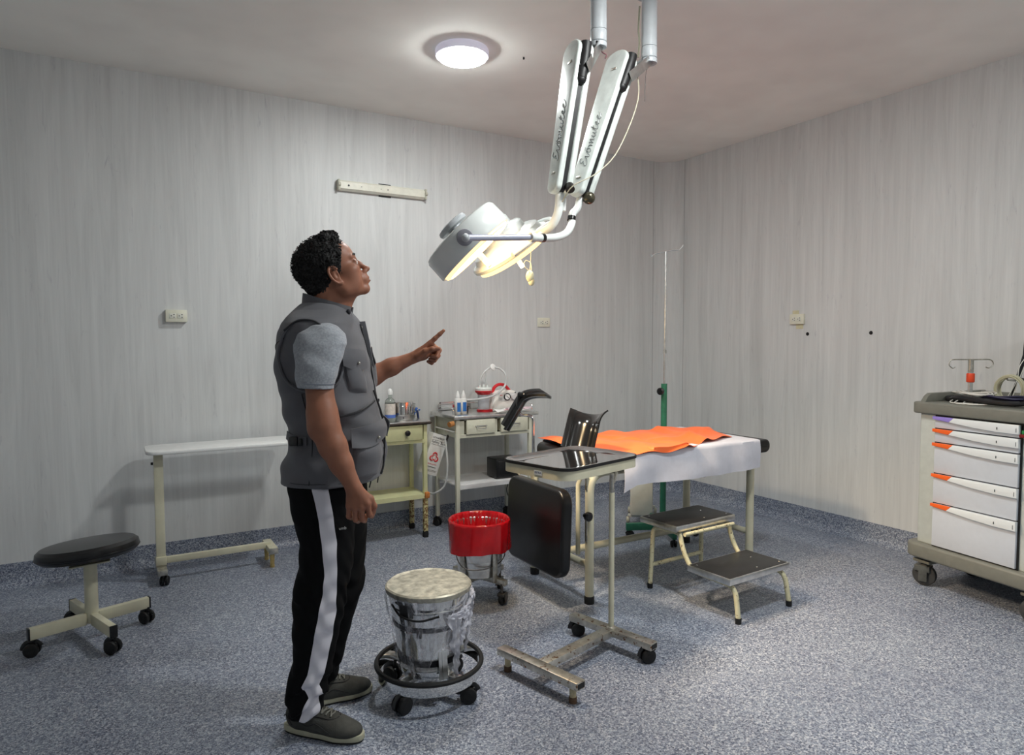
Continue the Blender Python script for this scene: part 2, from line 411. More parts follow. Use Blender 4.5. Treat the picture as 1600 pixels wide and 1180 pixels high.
caster(t, .03, -.09, 70, .026, .07); caster(t, .03, .16, 70, .026, .07)
for y in (-.08, .09): MB().cyl((.615, y, .012), (.615, y, .09), .012, .016, 16).lathe([(0, 0), (.014, 0), (.014, .014), (0, .014)], 16, c=(.615, y, 0)).build('foot', mat('yellowed_peg', (190, 168, 110), .5, var=.15), t)

# ------------------------------------------------------------ trolley with one drawer
t = thing('instrument_trolley', 'pale yellow one-drawer trolley with rusted legs and steel top', 'trolley', (1.39, 4.34, 0), 0, 'enamel instrument trolleys')
MB().box((.25, .145, .813), (.53, .31, .016), bev=.003).build('top', M_steel, t)
MB().tube(fillet([(-.01, -.012, .805), (.51, -.012, .805)], .02), .0085, 8).tube([(.512, -.01, .805), (.512, .3, .805)], .0085, 8).build('edge_trim', mat('dark_rusty_edge', (52, 44, 38), .6, var=.3), t)
for x, y in ((.02, .02), (.48, .02), (.02, .27), (.48, .27)):
    l = MB().box((x, y, .545), (.027, .027, .52), bev=.002).build('leg', M_yellow, t)
    MB().box((x, y, .165), (.031, .031, .25), bev=.004).build('rusted_foot', M_yellowrust, l)
    MB().lathe([(0, .0), (.02, .0), (.022, .02), (.018, .045), (0, .045)], 16, c=(x, y, 0)).build('rubber_foot', M_rubber, l)
MB().box((.25, .145, .30), (.48, .26, .012), bev=.002).box((.25, .012, .292), (.44, .012, .03)).box((.25, .278, .292), (.44, .012, .03)).build('lower_shelf', M_yellow, t)
MB().box((.25, .27, .735), (.44, .01, .135)).box((.02, .145, .735), (.01, .23, .135)).box((.48, .145, .735), (.01, .23, .135)).box((.25, .145, .672), (.45, .25, .008)).box((.25, .012, .679), (.45, .02, .022)).box((.05, .008, .74), (.035, .006, .12)).build('drawer_case', M_yellow, t)
dr = MB().box((.27, .002, .742), (.37, .018, .104), bev=.003).box((.27, .1, .74), (.36, .18, .08)).build('drawer', M_yellow, t)
MB().lathe([(0, 0), (.012, 0), (.009, .01), (.019, .018), (.019, .027), (.012, .031), (0, .031)], 24, c=(.335, -.008, .745), rot=(90, 0, 0)).build('knob', M_blackplastic, dr)
MB().box((.485, .0, .30), (.03, .03, .04), bev=.002).build('rust_patch', mat('orange_rust', (190, 120, 62), .8, var=.2), t)

# on it: bottle, drum, stacked pans, blue clamps
def bottle(name, prof, m, loc, label, cat, group=None):
    return thing(name, label, cat, loc, 0, group)
t = thing('antiseptic_bottle', 'clear bottle with white cap, pale label and blue band on yellow trolley', 'bottle', (1.635, 4.4, .8215), 0)
M_clear = mat('clear_plastic', (225, 232, 225), .08, var=0, trans=.85, ior=1.3)
MB().lathe([(0, 0), (.034, 0), (.036, .004), (.036, .13), (.03, .15), (.014, .163), (.014, .19), (0, .19)], 32).build('body', M_clear, t)
MB().lathe([(.0365, .035), (.0365, .125)], 32).build('label', mat('cream_label', (236, 226, 216), .5, var=.06, nscale=60), t)
MB().lathe([(.0368, .028), (.0368, .05)], 32).build('blue_band', mat('blue_band', (96, 130, 214), .5, var=0), t)
MB().lathe([(0, .185), (.018, .185), (.018, .205), (.012, .22), (.006, .226), (0, .226)], 24).build('cap', M_whiteplastic, t)
t = thing('dressing_drum', 'polished steel dressing drum standing on a steel pan on yellow trolley', 'container', (1.745, 4.47, .8615), 0)
MB().lathe([(0, 0), (.075, 0), (.078, .003), (.078, .062), (.08, .064), (.08, .07)], 48).build('body', M_steelpol, t)
MB().lathe([(.0815, .058), (.0815, .086), (.078, .09), (.0, .093)], 48).tube([(.082 * math.cos(a), .082 * math.sin(a), .06) for a in (2 * math.pi * j / 40 for j in range(40))], .002, 6, True).build('lid', M_steelpol, t)
MB().box((.045, -.066, .07), (.018, .012, .03), (0, 0, 35), bev=.002).build('latch', M_chrome, t)
t = thing('steel_pan', 'shallow round steel pan beneath the dressing drum', 'container', (1.745, 4.47, .8215), 0)
MB().lathe([(0, 0), (.078, 0), (.082, .004), (.084, .036), (.087, .038), (.087, .04), (.0, .04)], 48).build('body', M_steel, t)
MB().cyl((-.02, -.083, .022), (-.02, -.087, .022), .004, n=10).build('rivet', M_darkgap, t)
tag(MB().lathe([(0, 0), (.062, 0), (.066, .05), (.069, .1), (.068, .102), (.064, .1), (.06, .05), (0, .004)], 36).build('steel_cup', M_steel, None, loc=(1.822, 4.575, .8215)), 'tall open steel cup standing right behind the dressing drum', 'cup')
M_blue = mat('blue_plastic', (70, 112, 190), .35, var=.05)
t = thing('blue_clamp', 'small blue plastic clamp standing at the right edge of yellow trolley', 'clamp', (1.868, 4.475, .8215), 0)
MB().box((0, 0, .03), (.012, .02, .06), (0, -8, 0), bev=.004).build('body', mat('dark_blue_plastic', (44, 60, 110), .4, var=.1), t)
MB().box((-.012, 0, .068), (.016, .016, .026), (0, 25, 0), bev=.004).box((.012, 0, .062), (.014, .01, .012), (0, -20, 0), bev=.003).tube([(-.006, 0, .05), (-.02, 0, .045), (-.024, 0, .03)], .004, 6).build('jaw', M_blue, t)

# ------------------------------------------------------------ sharps box hanging between the trolleys
t = thing('sharps_box', 'tilted white cardboard sharps safety box hung between the two trolleys', 'box', (1.952, 4.385, .55), 0)
M_card = mat('white_cardboard', (222, 220, 216), .7, var=.03)
RB = Matrix.Rotation(rad(-14), 4, 'Y') @ Matrix.Rotation(rad(-4), 4, 'Z')
RB = Matrix.Rotation(rad(20), 4, 'Y')
MB().box((0, .05, .02), (.12, .1, .29), bev=.002, M=RB).build('body', M_card, t)
Mx = RB @ frame((.0, -.0006, 0), (1, 0, 0), (0, 0, 1))
text('lettering', 'omwitair B', .026, M_ink, t, Mx @ Matrix.Translation((.0, .138, 0)), .0002)
text('lettering', 'Safety Box', .027, M_ink, t, Mx @ Matrix.Translation((.0, .106, 0)), .0002)
for z_, w_, h_ in ((.088, .11, .0012), (.12, .11, .001), (-.07, .07, .004), (-.092, .1, .0012), (-.1, .09, .001)): MB().box((0, -.001, z_), (w_, .0012, h_), M=RB).build('print_line', M_ink, t)
bz = MB()
for k in range(3):
    a = rad(90 + 120 * k); c = Vector((.017 * math.cos(a), .017 * math.sin(a), .0006))
    bz.tube([Mx @ (c + Vector((.016 * math.cos(b), .016 * math.sin(b), 0))) for b in (a + rad(v) for v in range(-140, 141, 20))], lambda u: .0045 * math.sin(math.pi * min(max(u, .06), .94)) + .0008, 6)
bz.tube([Mx @ Vector((.0155 * math.cos(b), .0155 * math.sin(b), .0006)) for b in (2 * math.pi * j / 24 for j in range(24))], .0014, 6, True)
bz.build('biohazard_symbol', M_redink, t)
text('lettering', 'BIOHAZARD', .012, M_redink, t, Mx @ Matrix.Translation((.0, -.05, 0)), .0002)
My = RB @ frame((-.0606, .05, 0), (0, -1, 0), (0, 0, 1))
text('lettering', 'Safety', .026, M_ink, t, My @ Matrix.Translation((0, .03, 0)) @ Matrix.Rotation(rad(90), 4, 'Z'), .0002)
MB().box((.05, -.004, .155), (.012, .01, .05), M=RB, bev=.001).build('closure_tab', mat('dark_tab', (70, 66, 66), .6, var=0), t)

# ------------------------------------------------------------ trolley with two drawers
t = thing('instrument_trolley', 'cream two-drawer trolley with steel top and guard rail on black castors', 'trolley', (2.03, 4.215, 0), 0, 'enamel instrument trolleys')
M_paleb = mat('off_white_enamel', (206, 206, 190), .35, var=.04, nscale=8)
MB().box((.345, .205, .838), (.69, .41, .026), bev=.003).build('top', M_steel, t)
for x, y in ((.035, .03), (.63, .03), (.035, .37), (.63, .37)):
    MB().box((x, y, .45), (.028, .028, .75), bev=.002).build('leg', M_paleb, t)
    caster(t, x, y, 120, .027, .08)
MB().box((.333, .2, .356), (.60, .33, .012), bev=.002).box((.333, .035, .343), (.57, .01, .03)).box((.333, .365, .343), (.57, .01, .03)).build('lower_shelf', mat('pale_shelf_enamel', (214, 214, 216), .35, var=.02), t)
MB().box((.333, .375, .76), (.6, .01, .13)).box((.035, .2, .76), (.01, .33, .13)).box((.63, .2, .76), (.01, .33, .13)).box((.333, .2, .7), (.6, .34, .008)).box((.333, .027, .705), (.57, .02, .025)).box((.333, .03, .76), (.03, .02, .13)).box((.065, .026, .76), (.04, .012, .13)).box((.333, .026, .82), (.57, .012, .012)).build('drawer_case', M_paleb, t)
for x in (.208, .483):
    d = MB().box((x, .008, .768), (.225, .018, .1), bev=.003).box((x, .1, .765), (.215, .17, .08)).build('drawer', mat('drawer_enamel', (214, 214, 196), .35, var=.03), t)
    MB().tube(fillet([(x - .04, 0, .772), (x - .036, -.018, .764), (x - .02, -.026, .757), (x + .02, -.026, .757), (x + .036, -.018, .764), (x + .04, 0, .772)], .006), .0028, 8).box((x, -.002, .772), (.095, .002, .008)).build('handle', M_steel, d)
gr = MB().tube(fillet([(.02, .06, .85), (.02, .06, .90), (.02, .30, .90), (.02, .30, .85)], .03), .0045, 8)
gr.build('guard_rail', M_chrome, t)
MB().tube(fillet([(.68, .08, .85), (.68, .08, .90), (.68, .35, .90), (.68, .35, .85)], .03), .0045, 8).tube([(.06, .402, .9), (.64, .402, .9)], .004, 8).tube([(.06, .402, .85), (.06, .402, .9)], .004, 8).tube([(.64, .402, .85), (.64, .402, .9)], .004, 8).box((.2, .402, .885), (.26, .003, .06)).build('guard_rail', M_chrome, t)
MB().tube([(.02, .03, .74), (.02, .35, .74)], .006, 8).build('side_rail', M_chrome, t)
MB().cyl((0.0, .02, .8), (-.035, .01, .795), .018, .02, 14).build('cork_stopper', mat('cork', (190, 130, 74), .8, var=.15), t)
# on it
for dx, lab in ((0, 'left white dropper bottle of the pair with blue label'), (.05, 'right white dropper bottle of the pair with blue label')):
    b = thing('dropper_bottle', lab, 'bottle', (2.112 + dx, 4.33 + dx * .2, .851), 0, 'white dropper bottles on the trolley')
    MB().lathe([(0, 0), (.022, 0), (.024, .003), (.024, .1), (.02, .112), (.012, .116), (0, .116)], 28).build('body', M_whiteplastic, b)
    MB().lathe([(0, .116), (.016, .116), (.016, .13), (.011, .145), (.005, .165), (0, .167)], 24).build('cap', M_whiteplastic, b)
    MB().grid(10, 1, lambda u, v: Vector((.0245 * math.cos(rad(-125 + 70 * u)), .0245 * math.sin(rad(-125 + 70 * u)), .02 + v * .065)), .0004).build('label', mat('blue_label', (52, 120, 200), .4, var=0), b)
tag(MB().prism([(0, -.03), (.03, 0), (0, .03)], .05, None, bev=.002).build('black_wedge', M_blackplastic, None, loc=(2.19, 4.38, .851)), 'small black wedge beside the dropper bottles', 'wedge')

# aspirator
t = thing('suction_aspirator', 'white portable suction aspirator with red carry handle and dials', 'suction machine', (2.50, 4.43, .851), -4)
M_aspw = mat('ivory_housing', (240, 238, 232), .3, var=.01)
M_red = mat('red_plastic', (204, 34, 44), .35, var=.05)
prof = [(-.085, 0), (.12, 0), (.125, .01), (.118, .1), (.1, .145), (.085, .152), (-.03, .152), (-.06, .13), (-.085, .05)]
MB().prism(prof, .15, frame((0, .07, 0), (1, 0, 0), (0, 0, 1)), bev=.01, seg=3).build('housing', M_aspw, t)
fr = frame((0, -.0815, 0), (1, 0, 0), (0, 0, 1))
MB().prism(rrect(.15, .062, .012), .002, fr @ Matrix.Translation((.035, .105, -.0005)), bev=.0008).build('control_panel', mat('panel_plastic', (216, 216, 214), .35, var=0), t)
g = MB().lathe([(0, 0), (.027, 0), (.027, .008), (.023, .01), (0, .006)], 32, M=fr @ Matrix.Translation((.03, .106, .002))).build('vacuum_gauge', M_blackplastic, t)
MB().lathe([(0, .0085), (.02, .0085), (.02, .0095), (0, .0095)], 32, M=fr @ Matrix.Translation((.03, .106, .002))).build('gauge_face', M_whiteplastic, g)
MB().box((0, 0, .0115), (.028, .003, .001), (0, 0, -45), M=fr @ Matrix.Translation((.03, .106, .002))).build('needle', M_ink, g)
MB().lathe([(0, 0), (.024, 0), (.022, .014), (.018, .018), (0, .018)], 28, M=fr @ Matrix.Translation((.083, .104, .002))).build('control_knob', mat('grey_knob', (206, 206, 206), .35, var=0), t)
MB().box((-.02, .092, .003), (.02, .016, .006), bev=.002, M=fr).build('power_switch', mat('switch_grey', (176, 178, 176), .4, var=0), t)
MB().box((-.018, .118, .002), (.022, .004, .002), M=fr).build('red_marking', M_redink, t)
MB().cyl((.098, -.083, .135), (.098, -.085, .135), .005, n=12).build('screw', M_ink, t)
MB().tube(fillet([(-.055, 0, .13), (-.035, 0, .175), (.0, 0, .195), (.05, 0, .19), (.09, 0, .145)], .03), .012, 10, flat=1.3).build('carry_handle', M_red, t)
MB().box((-.11, -.02, .145), (.06, .1, .014), bev=.004).build('jar_bracket', M_red, t)
jl = (-.135, -.03)
j = MB().lathe([(0, .0), (.042, .0), (.042, .008), (.046, .13), (.046, .135), (.043, .133), (.04, .01), (0, .008)], 36, c=(*jl, .012)).build('jar', mat('jar_plastic', (222, 226, 232), .08, var=0, alpha=.45), t)
MB().lathe([(0, 0), (.052, 0), (.052, .016), (0, .018)], 36, c=(*jl, 0)).box((-.09, -.03, .008), (.08, .09, .016), bev=.003).build('jar_base', M_red, t)
MB().lathe([(.046, .125), (.06, .14), (.064, .146), (.064, .155), (0, .155)], 36, c=(*jl, .0)).build('jar_collar', M_red, t)
MB().lathe([(0, .155), (.06, .155), (.062, .17), (.056, .178), (0, .18)], 36, c=(*jl, 0)).cyl((jl[0], jl[1], .18), (jl[0], jl[1], .2), .008, n=12).cyl((jl[0] + .03, jl[1], .178), (jl[0] + .03, jl[1], .197), .006, n=12).cyl((jl[0] - .03, jl[1], .178), (jl[0] - .03, jl[1], .197), .006, n=12).build('jar_lid', mat('milky_lid', (226, 230, 226), .25, var=0), t)
M_tub = mat('silicone_tube', (232, 234, 234), .25, var=0, trans=.35)
MB().tube(smooth_path([(-.165, -.03, .195), (-.16, -.03, .24), (-.13, -.03, .29), (-.09, -.03, .318), (-.07, -.03, .325)], 6), .0065, 8).tube(smooth_path([(-.105, -.03, .195), (-.12, -.03, .25), (-.11, -.03, .3), (-.08, -.03, .32)], 6), .0065, 8).build('short_hose', M_tub, t)
MB().lathe([(0, -.01), (.014, -.01), (.026, -.003), (.026, .003), (.014, .01), (0, .01)], 28, c=(-.06, -.035, .325), rot=(60, 40, 0)).build('bacterial_filter', M_whiteplastic, t)
MB().tube(smooth_path([(-.05, -.04, .325), (-.01, -.06, .31), (.015, -.09, .27), (.01, -.1, .2), (-.04, -.11, .15), (-.12, -.12, .115), (-.2, -.11, .1), (-.3, -.09, .095), (-.36, -.02, .09)], 8), .008, 8).build('long_hose', M_tub, t)
t = thing('paper_packet', 'white paper packets with pink print lying before the aspirator', 'packet', (2.50, 4.27, .851), 0)
M_pink = mat('pink_print', (226, 120, 140), .6, var=.1)
MB().grid(14, 8, lambda u, v: Vector((-.12 + .26 * u, -.04 + .08 * v, .006 + .01 * abs(math.sin(5 * u + 2 * v)) + .01 * v)), .0015).build('sheet', M_whiteplastic, t)
MB().box((-.03, -.02, .021), (.07, .012, .001), (0, 0, 20)).box((.06, .01, .026), (.06, .006, .001), (0, 0, -15)).build('pink_lettering', M_pink, t)
MB().grid(10, 6, lambda u, v: Vector((-.02 + .2 * u, -.03 + .06 * v, .016 + .016 * abs(math.sin(4 * u + 3 * v)))), .0015).build('wrapper', mat('clear_pink_wrap', (240, 214, 222), .2, var=.08, alpha=.7), t)
# black box on lower shelf
t = thing('power_supply_box', 'black ventilated box on the lower shelf of two-drawer trolley', 'box', (2.50, 4.36, .3625), -3)
MB().box((0, 0, .075), (.2, .16, .14), bev=.008, seg=3).box((0, -.078, .075), (.17, .012, .11), bev=.006).build('housing', M_blackplastic, t)
MB().box((0, -.085, .025), (.1, .003, .012)).build('vent_slot', M_darkgap, t)
for sx in (-.07, .07): MB().box((sx, 0, .004), (.03, .1, .01)).build('foot', M_rubber, t)
tag(MB().tube(smooth_path([(2.6, 4.44, .37), (2.63, 4.5, .3), (2.64, 4.55, .2), (2.70, 4.57, .1), (2.78, 4.56, .05), (2.9, 4.5, .012), (3.02, 4.45, .01)], 8), .004, 8).build('power_cable', M_rubber, None), 'black cable dangling behind two-drawer trolley toward the floor', 'cable')
tag(MB().tube(smooth_path([(2.0, 4.3, .68), (2.0, 4.27, .5), (1.99, 4.3, .36), (1.94, 4.36, .3), (1.93, 4.45, .29)], 8), .007, 8).build('clear_hose', M_tub, None), 'clear hose looping down beside the tilted sharps box', 'hose')

# ------------------------------------------------------------ covered bucket on ring dolly
BX, BY = 1.042, 2.405
t = thing('ring_dolly', 'round steel ring dolly with black bumper carrying the wrapped bucket', 'dolly', (BX, BY, 0), 0)
MB().lathe([(.197, .078), (.2, .076), (.202, .08), (.202, .118), (.199, .12), (.197, .118), (.197, .078)], 72).build('ring', M_steelpol, t)
MB().tube([(.2035 * math.cos(a), .2035 * math.sin(a), .125) for a in (2 * math.pi * j / 64 for j in range(64))], .0095, 10, True).build('bumper', M_rubber, t)
for a in (25, 115, 205, 295):
    R = Matrix.Rotation(rad(a), 4, 'Z'); MB().box((.1, 0, .09), (.2, .035, .016), bev=.002, M=R).build('spoke', M_steel, t)
for a in (-58, 32, 122, 212):
    u = Vector((math.cos(rad(a)), math.sin(rad(a)), 0)); caster(t, u.x * .178, u.y * .178, {-58: -28, 32: 10, 122: -60, 212: 20}[a], .032, .085)
t = thing('lidded_bucket', 'steel bucket with taped lid, wrapped in torn clear plastic', 'bucket', (BX, BY, .099), 0)
MB().lathe([(0, 0), (.112, 0), (.115, .004), (.116, .03), (.118, .032), (.118, .036), (.117, .04), (.128, .12), (.132, .18), (.136, .182), (.136, .188), (.134, .19), (.146, .26), (.148, .262), (.148, .268), (.147, .27), (.158, .318), (.161, .32), (.161, .328)], 64).build('body', M_steelpol, t)
M_lid = mat('dusty_lid', (176, 172, 158), .5, .55, var=.18, nscale=30, bump=.2, bscale=60)
MB().lathe([(.163, .312), (.166, .322), (.166, .331), (.160, .336), (.148, .332), (.14, .333), (.05, .336), (0, .336)], 64, wob=lambda a, z: 1 + .006 * math.sin(7 * a) + .004 * math.sin(13 * a)).build('lid', M_lid, t)
MB().lathe([(.119, .05), (.121, .052), (.123, .075), (.121, .078)], 64).lathe([(.137, .19), (.139, .192), (.141, .205), (.139, .207)], 64).build('black_band', mat('dark_band', (40, 40, 44), .3, .6, var=.1), t)
hp = smooth_path([(-.158, -.02, .285), (-.15, -.09, .262), (-.1, -.14, .25), (-.03, -.165, .262)], 6)
MB().tube(hp, .004, 8).box((-.13, -.095, .275), (.05, .006, .045), (0, 0, -36)).box((-.085, -.105, .19), (.02, .004, .04), (0, 0, -40)).build('bail_handle', M_darkgap, t)
MB().box((.0, -.129, .06), (.035, .004, .11), (-6, 0, 0)).box((.0, -.131, .06), (.008, .006, .11), (-6, 0, 0)).build('bracket', M_steel, t)
wrap = mat('thin_clear_film', (232, 232, 240), .12, var=0, alpha=.3)
k = NT(wrap); n = k.noise(14, k.co((1, 1, .35)), 6, .75, 2.5); k.ln(k.ramp(n, [(.42, .06), (.55, .32), (.66, .7)]), k.b.inputs['Alpha'])
def film(u, v):
    a = rad(-205 + 300 * u); z = .318 - v * (.24 + .07 * math.sin(9 * u) + .03 * math.sin(31 * u))
    r = .1655 - .05 * v + .007 * math.sin(13 * a + 9 * v) + .004 * math.sin(37 * a - 14 * v)
    r = max(r, .121 + .048 * (z - .03) / .3 if z > .03 else .121)
    return Vector((r * math.cos(a), r * math.sin(a), z))
MB().grid(150, 26, film).build('plastic_wrap', wrap, t, angle=60)
rag = mat('gathered_film', (226, 226, 236), .25, var=.05, alpha=.62)
def strip(a0, z0, a1, z1, w0, w1, off):
    def f(u, v):
        a = rad(a0 + (a1 - a0) * u) ; z = z0 + (z1 - z0) * u
        w = (w0 + (w1 - w0) * u) * (1 + .3 * math.sin(17 * u))
        r = .122 + .14 * max(0, z - .0) + off + .006 * math.sin(v * 16 + u * 9) + .003 * math.sin(u * 40)
        a += (v - .5) * w / .14
        return Vector((r * math.cos(a), r * math.sin(a), z + (v - .5) * .02 * math.sin(5 * u)))
    return f
MB().grid(40, 12, strip(-18, .3, -75, .235, .05, .1, .004)).grid(40, 12, strip(-75, .26, -62, .0, .06, .03, .006)).grid(40, 10, strip(-22, .29, -22, .05, .05, .03, .012)).grid(30, 8, strip(-50, .25, -58, .12, .05, .015, .008)).build('torn_film', rag, t, angle=60)

# ------------------------------------------------------------ red bagged bucket
RX, RY = 1.668, 3.17
t = thing('bucket_dolly', 'steel bucket dolly with crossed bars and large swivel castors', 'dolly', (RX, RY, 0), 0)
M_dst = mat('dark_steel', (96, 92, 88), .4, .9, var=.2)
for a in (-70, 20):
    MB().box((0, 0, .118), (.37, .03, .03), bev=.003, M=Matrix.Rotation(rad(a), 4, 'Z')).build('cross_bar', M_steeldull, t)
for a in (-80, 10, 110, 200):
    u = Vector((math.cos(rad(a)), math.sin(rad(a)), 0))
    MB().box((.133, 0, .2), (.006, .03, .17), bev=.001, M=Matrix.Rotation(rad(a), 4, 'Z')).build('upright', M_steeldull, t)
for a in (-70, 20, 110, 200):
    u = Vector((math.cos(rad(a)), math.sin(rad(a)), 0)); caster(t, u.x * .165, u.y * .165, a + 30 if a != -70 else 205, .034, .112, twin=False, m=M_dst)
t = thing('waste_bucket', 'steel bucket lined with a red plastic bag folded over its rim', 'bucket', (RX, RY, .134), 0)
MB().lathe([(0, 0), (.108, 0), (.112, .004), (.114, .04), (.118, .042), (.118, .046), (.115, .05), (.119, .08), (.122, .082), (.122, .086), (.12, .09), (.145, .262), (.148, .266), (.143, .262), (.112, .01), (0, .008)], 56).build('body', M_steel, t)
MB().tube(smooth_path([(-.15, -.03, .19), (-.165, -.07, .12), (-.13, -.1, .07), (-.04, -.125, .06), (.05, -.12, .075), (.11, -.08, .1), (.125, -.03, .12)], 6), .003, 6).build('bail_handle', M_dst, t)
M_bag = mat('red_bag_film', (196, 18, 28), .2, var=.12, nscale=9, coat=.4, alpha=.84)
random.seed(4)
def bag(u, v):
    a = 2 * math.pi * u
    if v < .5:   # inside, pleated
        s = v / .5; z = .05 + .24 * s; r = .085 + .066 * s + .006 * (1 - s * .7) * math.sin(16 * a + 2 * math.sin(3 * a)) + .003 * math.sin(41 * a)
    elif v < .56:
        s = (v - .5) / .06; z = .29 + .006 * math.sin(math.pi * s); r = .151 + .014 * s
    else:
        s = (v - .56) / .44; drop = .140 + .020 * math.sin(a + 3.4) + .012 * math.sin(2 * a + 2.2) + .0015 * math.sin(9 * a)
        z = .29 - drop * s; r = .165 - .004 * s + .004 * s * math.sin(7 * a + 4) + .001 * math.sin(19 * a + 2 * s)
        r += .018 * s * max(0, math.cos(a - rad(205))) ** 8 + .008 * s * max(0, math.cos(a - rad(-15))) ** 6
    return Vector((r * math.cos(a), r * math.sin(a), z))
MB().grid(180, 34, bag, .0008).build('red_bag', M_bag, t, angle=50)
# ------------------------------------------------------------ examination bed
BT = thing('examination_bed', 'cream tubular examination bed with black mattress and hanging leg pad', 'bed', (2.12, 2.80, 0), 0)
LX, LY = 1.22, .53
def rod(mb, pts, r, fr=.09, n=14): return mb.tube(fillet(pts, fr), r, n)
for y in (0, LY):
    f = MB(); rod(f, [(0, y, .02), (0, y, .685), (LX, y, .685)], .0235, .1); f.build('side_frame', M_cream, BT)
    MB().cyl((LX, y, .02), (LX, y, .69), .0235).build('leg', M_cream, BT)
for x in (0, LX):
    for y in (0, LY): MB().lathe([(0, 0), (.026, 0), (.027, .035), (.024, .04), (0, .04)], 24, c=(x, y, 0)).build('rubber_foot', M_rubber, BT)
MB().cyl((0, 0, .2), (0, LY, .2), .018).build('cross_rail', M_cream, BT)
MB().cyl((LX, 0, .2), (LX, LY, .2), .018).build('cross_rail', M_cream, BT)
MB().cyl((0, LY / 2, .2), (LX, LY / 2, .2), .02).build('centre_rail', M_cream, BT)
for x in (0, .3, LX): MB().cyl((x, 0, .685), (x, LY, .685), .018).build('top_cross_rail', M_cream, BT)
# mattress with rounded ends
def mattress(x0, x1, y0, y1, z0, z1, r):
    m = MB(); w, h = x1 - x0, z1 - z0
    m.prism(rrect(w, h, r, 8), y1 - y0, frame(((x0 + x1) / 2, y1, (z0 + z1) / 2), (1, 0, 0), (0, 0, 1)), bev=.012, seg=3); return m
mattress(.03, 1.30, -.08, .56, .695, .775, .036).build('mattress', M_blackvinyl, BT)
MB().tube([(.06, -.083, .735), (1.27, -.083, .735)], .003, 6).build('piping', M_blackvinyl, BT)
for dz in ((.60, .70), (.33, .47)): MB().box((-.024, -.003, sum(dz) / 2), (.006, .016, dz[1] - dz[0]), bev=.002).build('slide_bracket', M_steeldull, BT)
# hanging leg pad
pad = MB().prism(rrect(.56, .46, .075, 8), .065, frame((-.115, .27, .375), (0, -1, 0), (.04, 0, 1)) , bev=.018, seg=4).build('leg_pad', M_blackvinyl, BT)
MB().tube([frame((-.121, .27, .375), (0, -1, 0), (.04, 0, 1)) @ Vector((x * .97, y * .97, .003)) for x, y in rrect(.56, .46, .075, 8)], .0035, 6, True).build('pad_piping', M_blackvinyl, pad)
for y in (.06, .47): MB().tube([(-.03, y, .25), (-.03, y, .62), (-.005, y, .67)], .012, 10).build('pad_bracket', M_cream, BT)
for y, s in ((0, -1), (.53, 1)): MB().cyl((-.035, y + s * .005, .47), (-.035, y + s * .03, .47), .012).lathe([(0, 0), (.016, 0), (.024, .006), (.024, .02), (.016, .026), (0, .026)], 24, c=(-.035, y + s * .024, .47), rot=(-90 * s, 0, 0)).build('clamp_knob', M_blackplastic, BT)
MB().tube([(-.02, .53, .66), (-.05, .53, .655), (-.11, .53, .6)], .008, 8).build('pad_hook', M_cream, BT)
MB().cyl((.75, -.06, .60), (.75, -.06, .64), .02, .014, 16).build('underside_knob', M_blackplastic, BT)
# stirrups (leg holders)
Rw, Fw, Uw = Vector((.861, -.509, 0)), Vector((.509, .861, 0)), Vector((0, 0, 1))
def gutter(base, l, n, Lg, R, span, name='leg_gutter', flare=.05, th=.007, parent=None):
    l = l.normalized(); n = (n - l * n.dot(l)).normalized(); w = l.cross(n)
    def f(u, v):
        a = rad(-span + 2 * span * v); s = u * Lg
        k = max(0, (u - .62) / .38); lip = max(0, abs(a) / rad(span) - .78) / .22
        rr = R + flare * .5 * k * k
        return base + l * s + w * (rr * math.sin(a) + math.copysign(lip * .012, a)) + n * (R - rr * math.cos(a) - flare * k ** 2.2 - lip * .006)
    return MB().grid(26, 26, f, th)
o0 = Vector((2.12, 2.80, 0))
M_gut = mat('glossy_black_moulding', (14, 14, 15), .14, var=.1, coat=.4)
s1 = thing('stirrup_leg_holder', 'far black gutter stirrup on a bent chrome rod, in front of two-drawer trolley', 'leg holder', (2.155, 3.405, .0), 0, 'black stirrup leg holders of the bed')
bl = s1.location
def rl(v): return Vector(v) - Vector(bl)
MB().tube(fillet([rl((2.155, 3.40, .60)), rl((2.155, 3.40, .925)), rl((2.085, 3.445, .93)), rl((2.083, 3.447, .99))], .03), .0085, 12).build('rod', M_chrome, s1)
MB().tube([rl((2.083, 3.447, .94)), rl((2.083, 3.447, 1.0)), rl((2.09, 3.445, 1.05))], .014, 12).cyl(rl((2.10, 3.41, 1.05)), rl((2.09, 3.45, 1.05)), .018).build('clamp', M_blackplastic, s1)
gutter(rl(Vector((2.02, 3.47, .845))) , Rw * .50 + Uw * .86, -Rw * .85 + Uw * .5 - Fw * .12, .30, .085, 62, flare=.085, th=.014).build('leg_gutter', M_gut, s1)
MB().ball(rl((2.095, 3.41, 1.055)), .007, 12).build('rivet', M_chrome, s1)
s2 = thing('stirrup_leg_holder', 'near black gutter stirrup rising beside the orange sheet behind the tray', 'leg holder', (2.17, 2.86, 0), 0, 'black stirrup leg holders of the bed')
bl = s2.location
MB().tube(fillet([rl((2.165, 2.83, .62)), rl((2.165, 2.83, .84)), rl((2.13, 2.90, .86)), rl((2.13, 2.90, .90))], .03), .0085, 12).build('rod', M_chrome, s2)
MB().cyl(rl((2.13, 2.90, .86)), rl((2.14, 2.90, .95)), .015).build('clamp', M_blackplastic, s2)
gutter(rl((2.06, 2.80, .805)), Fw * .45 + Uw * .85 + Rw * .25, -Fw * .75 + Uw * .5 - Rw * .40, .235, .078, 76, flare=.035, th=.008).build('leg_gutter', M_gut, s2)

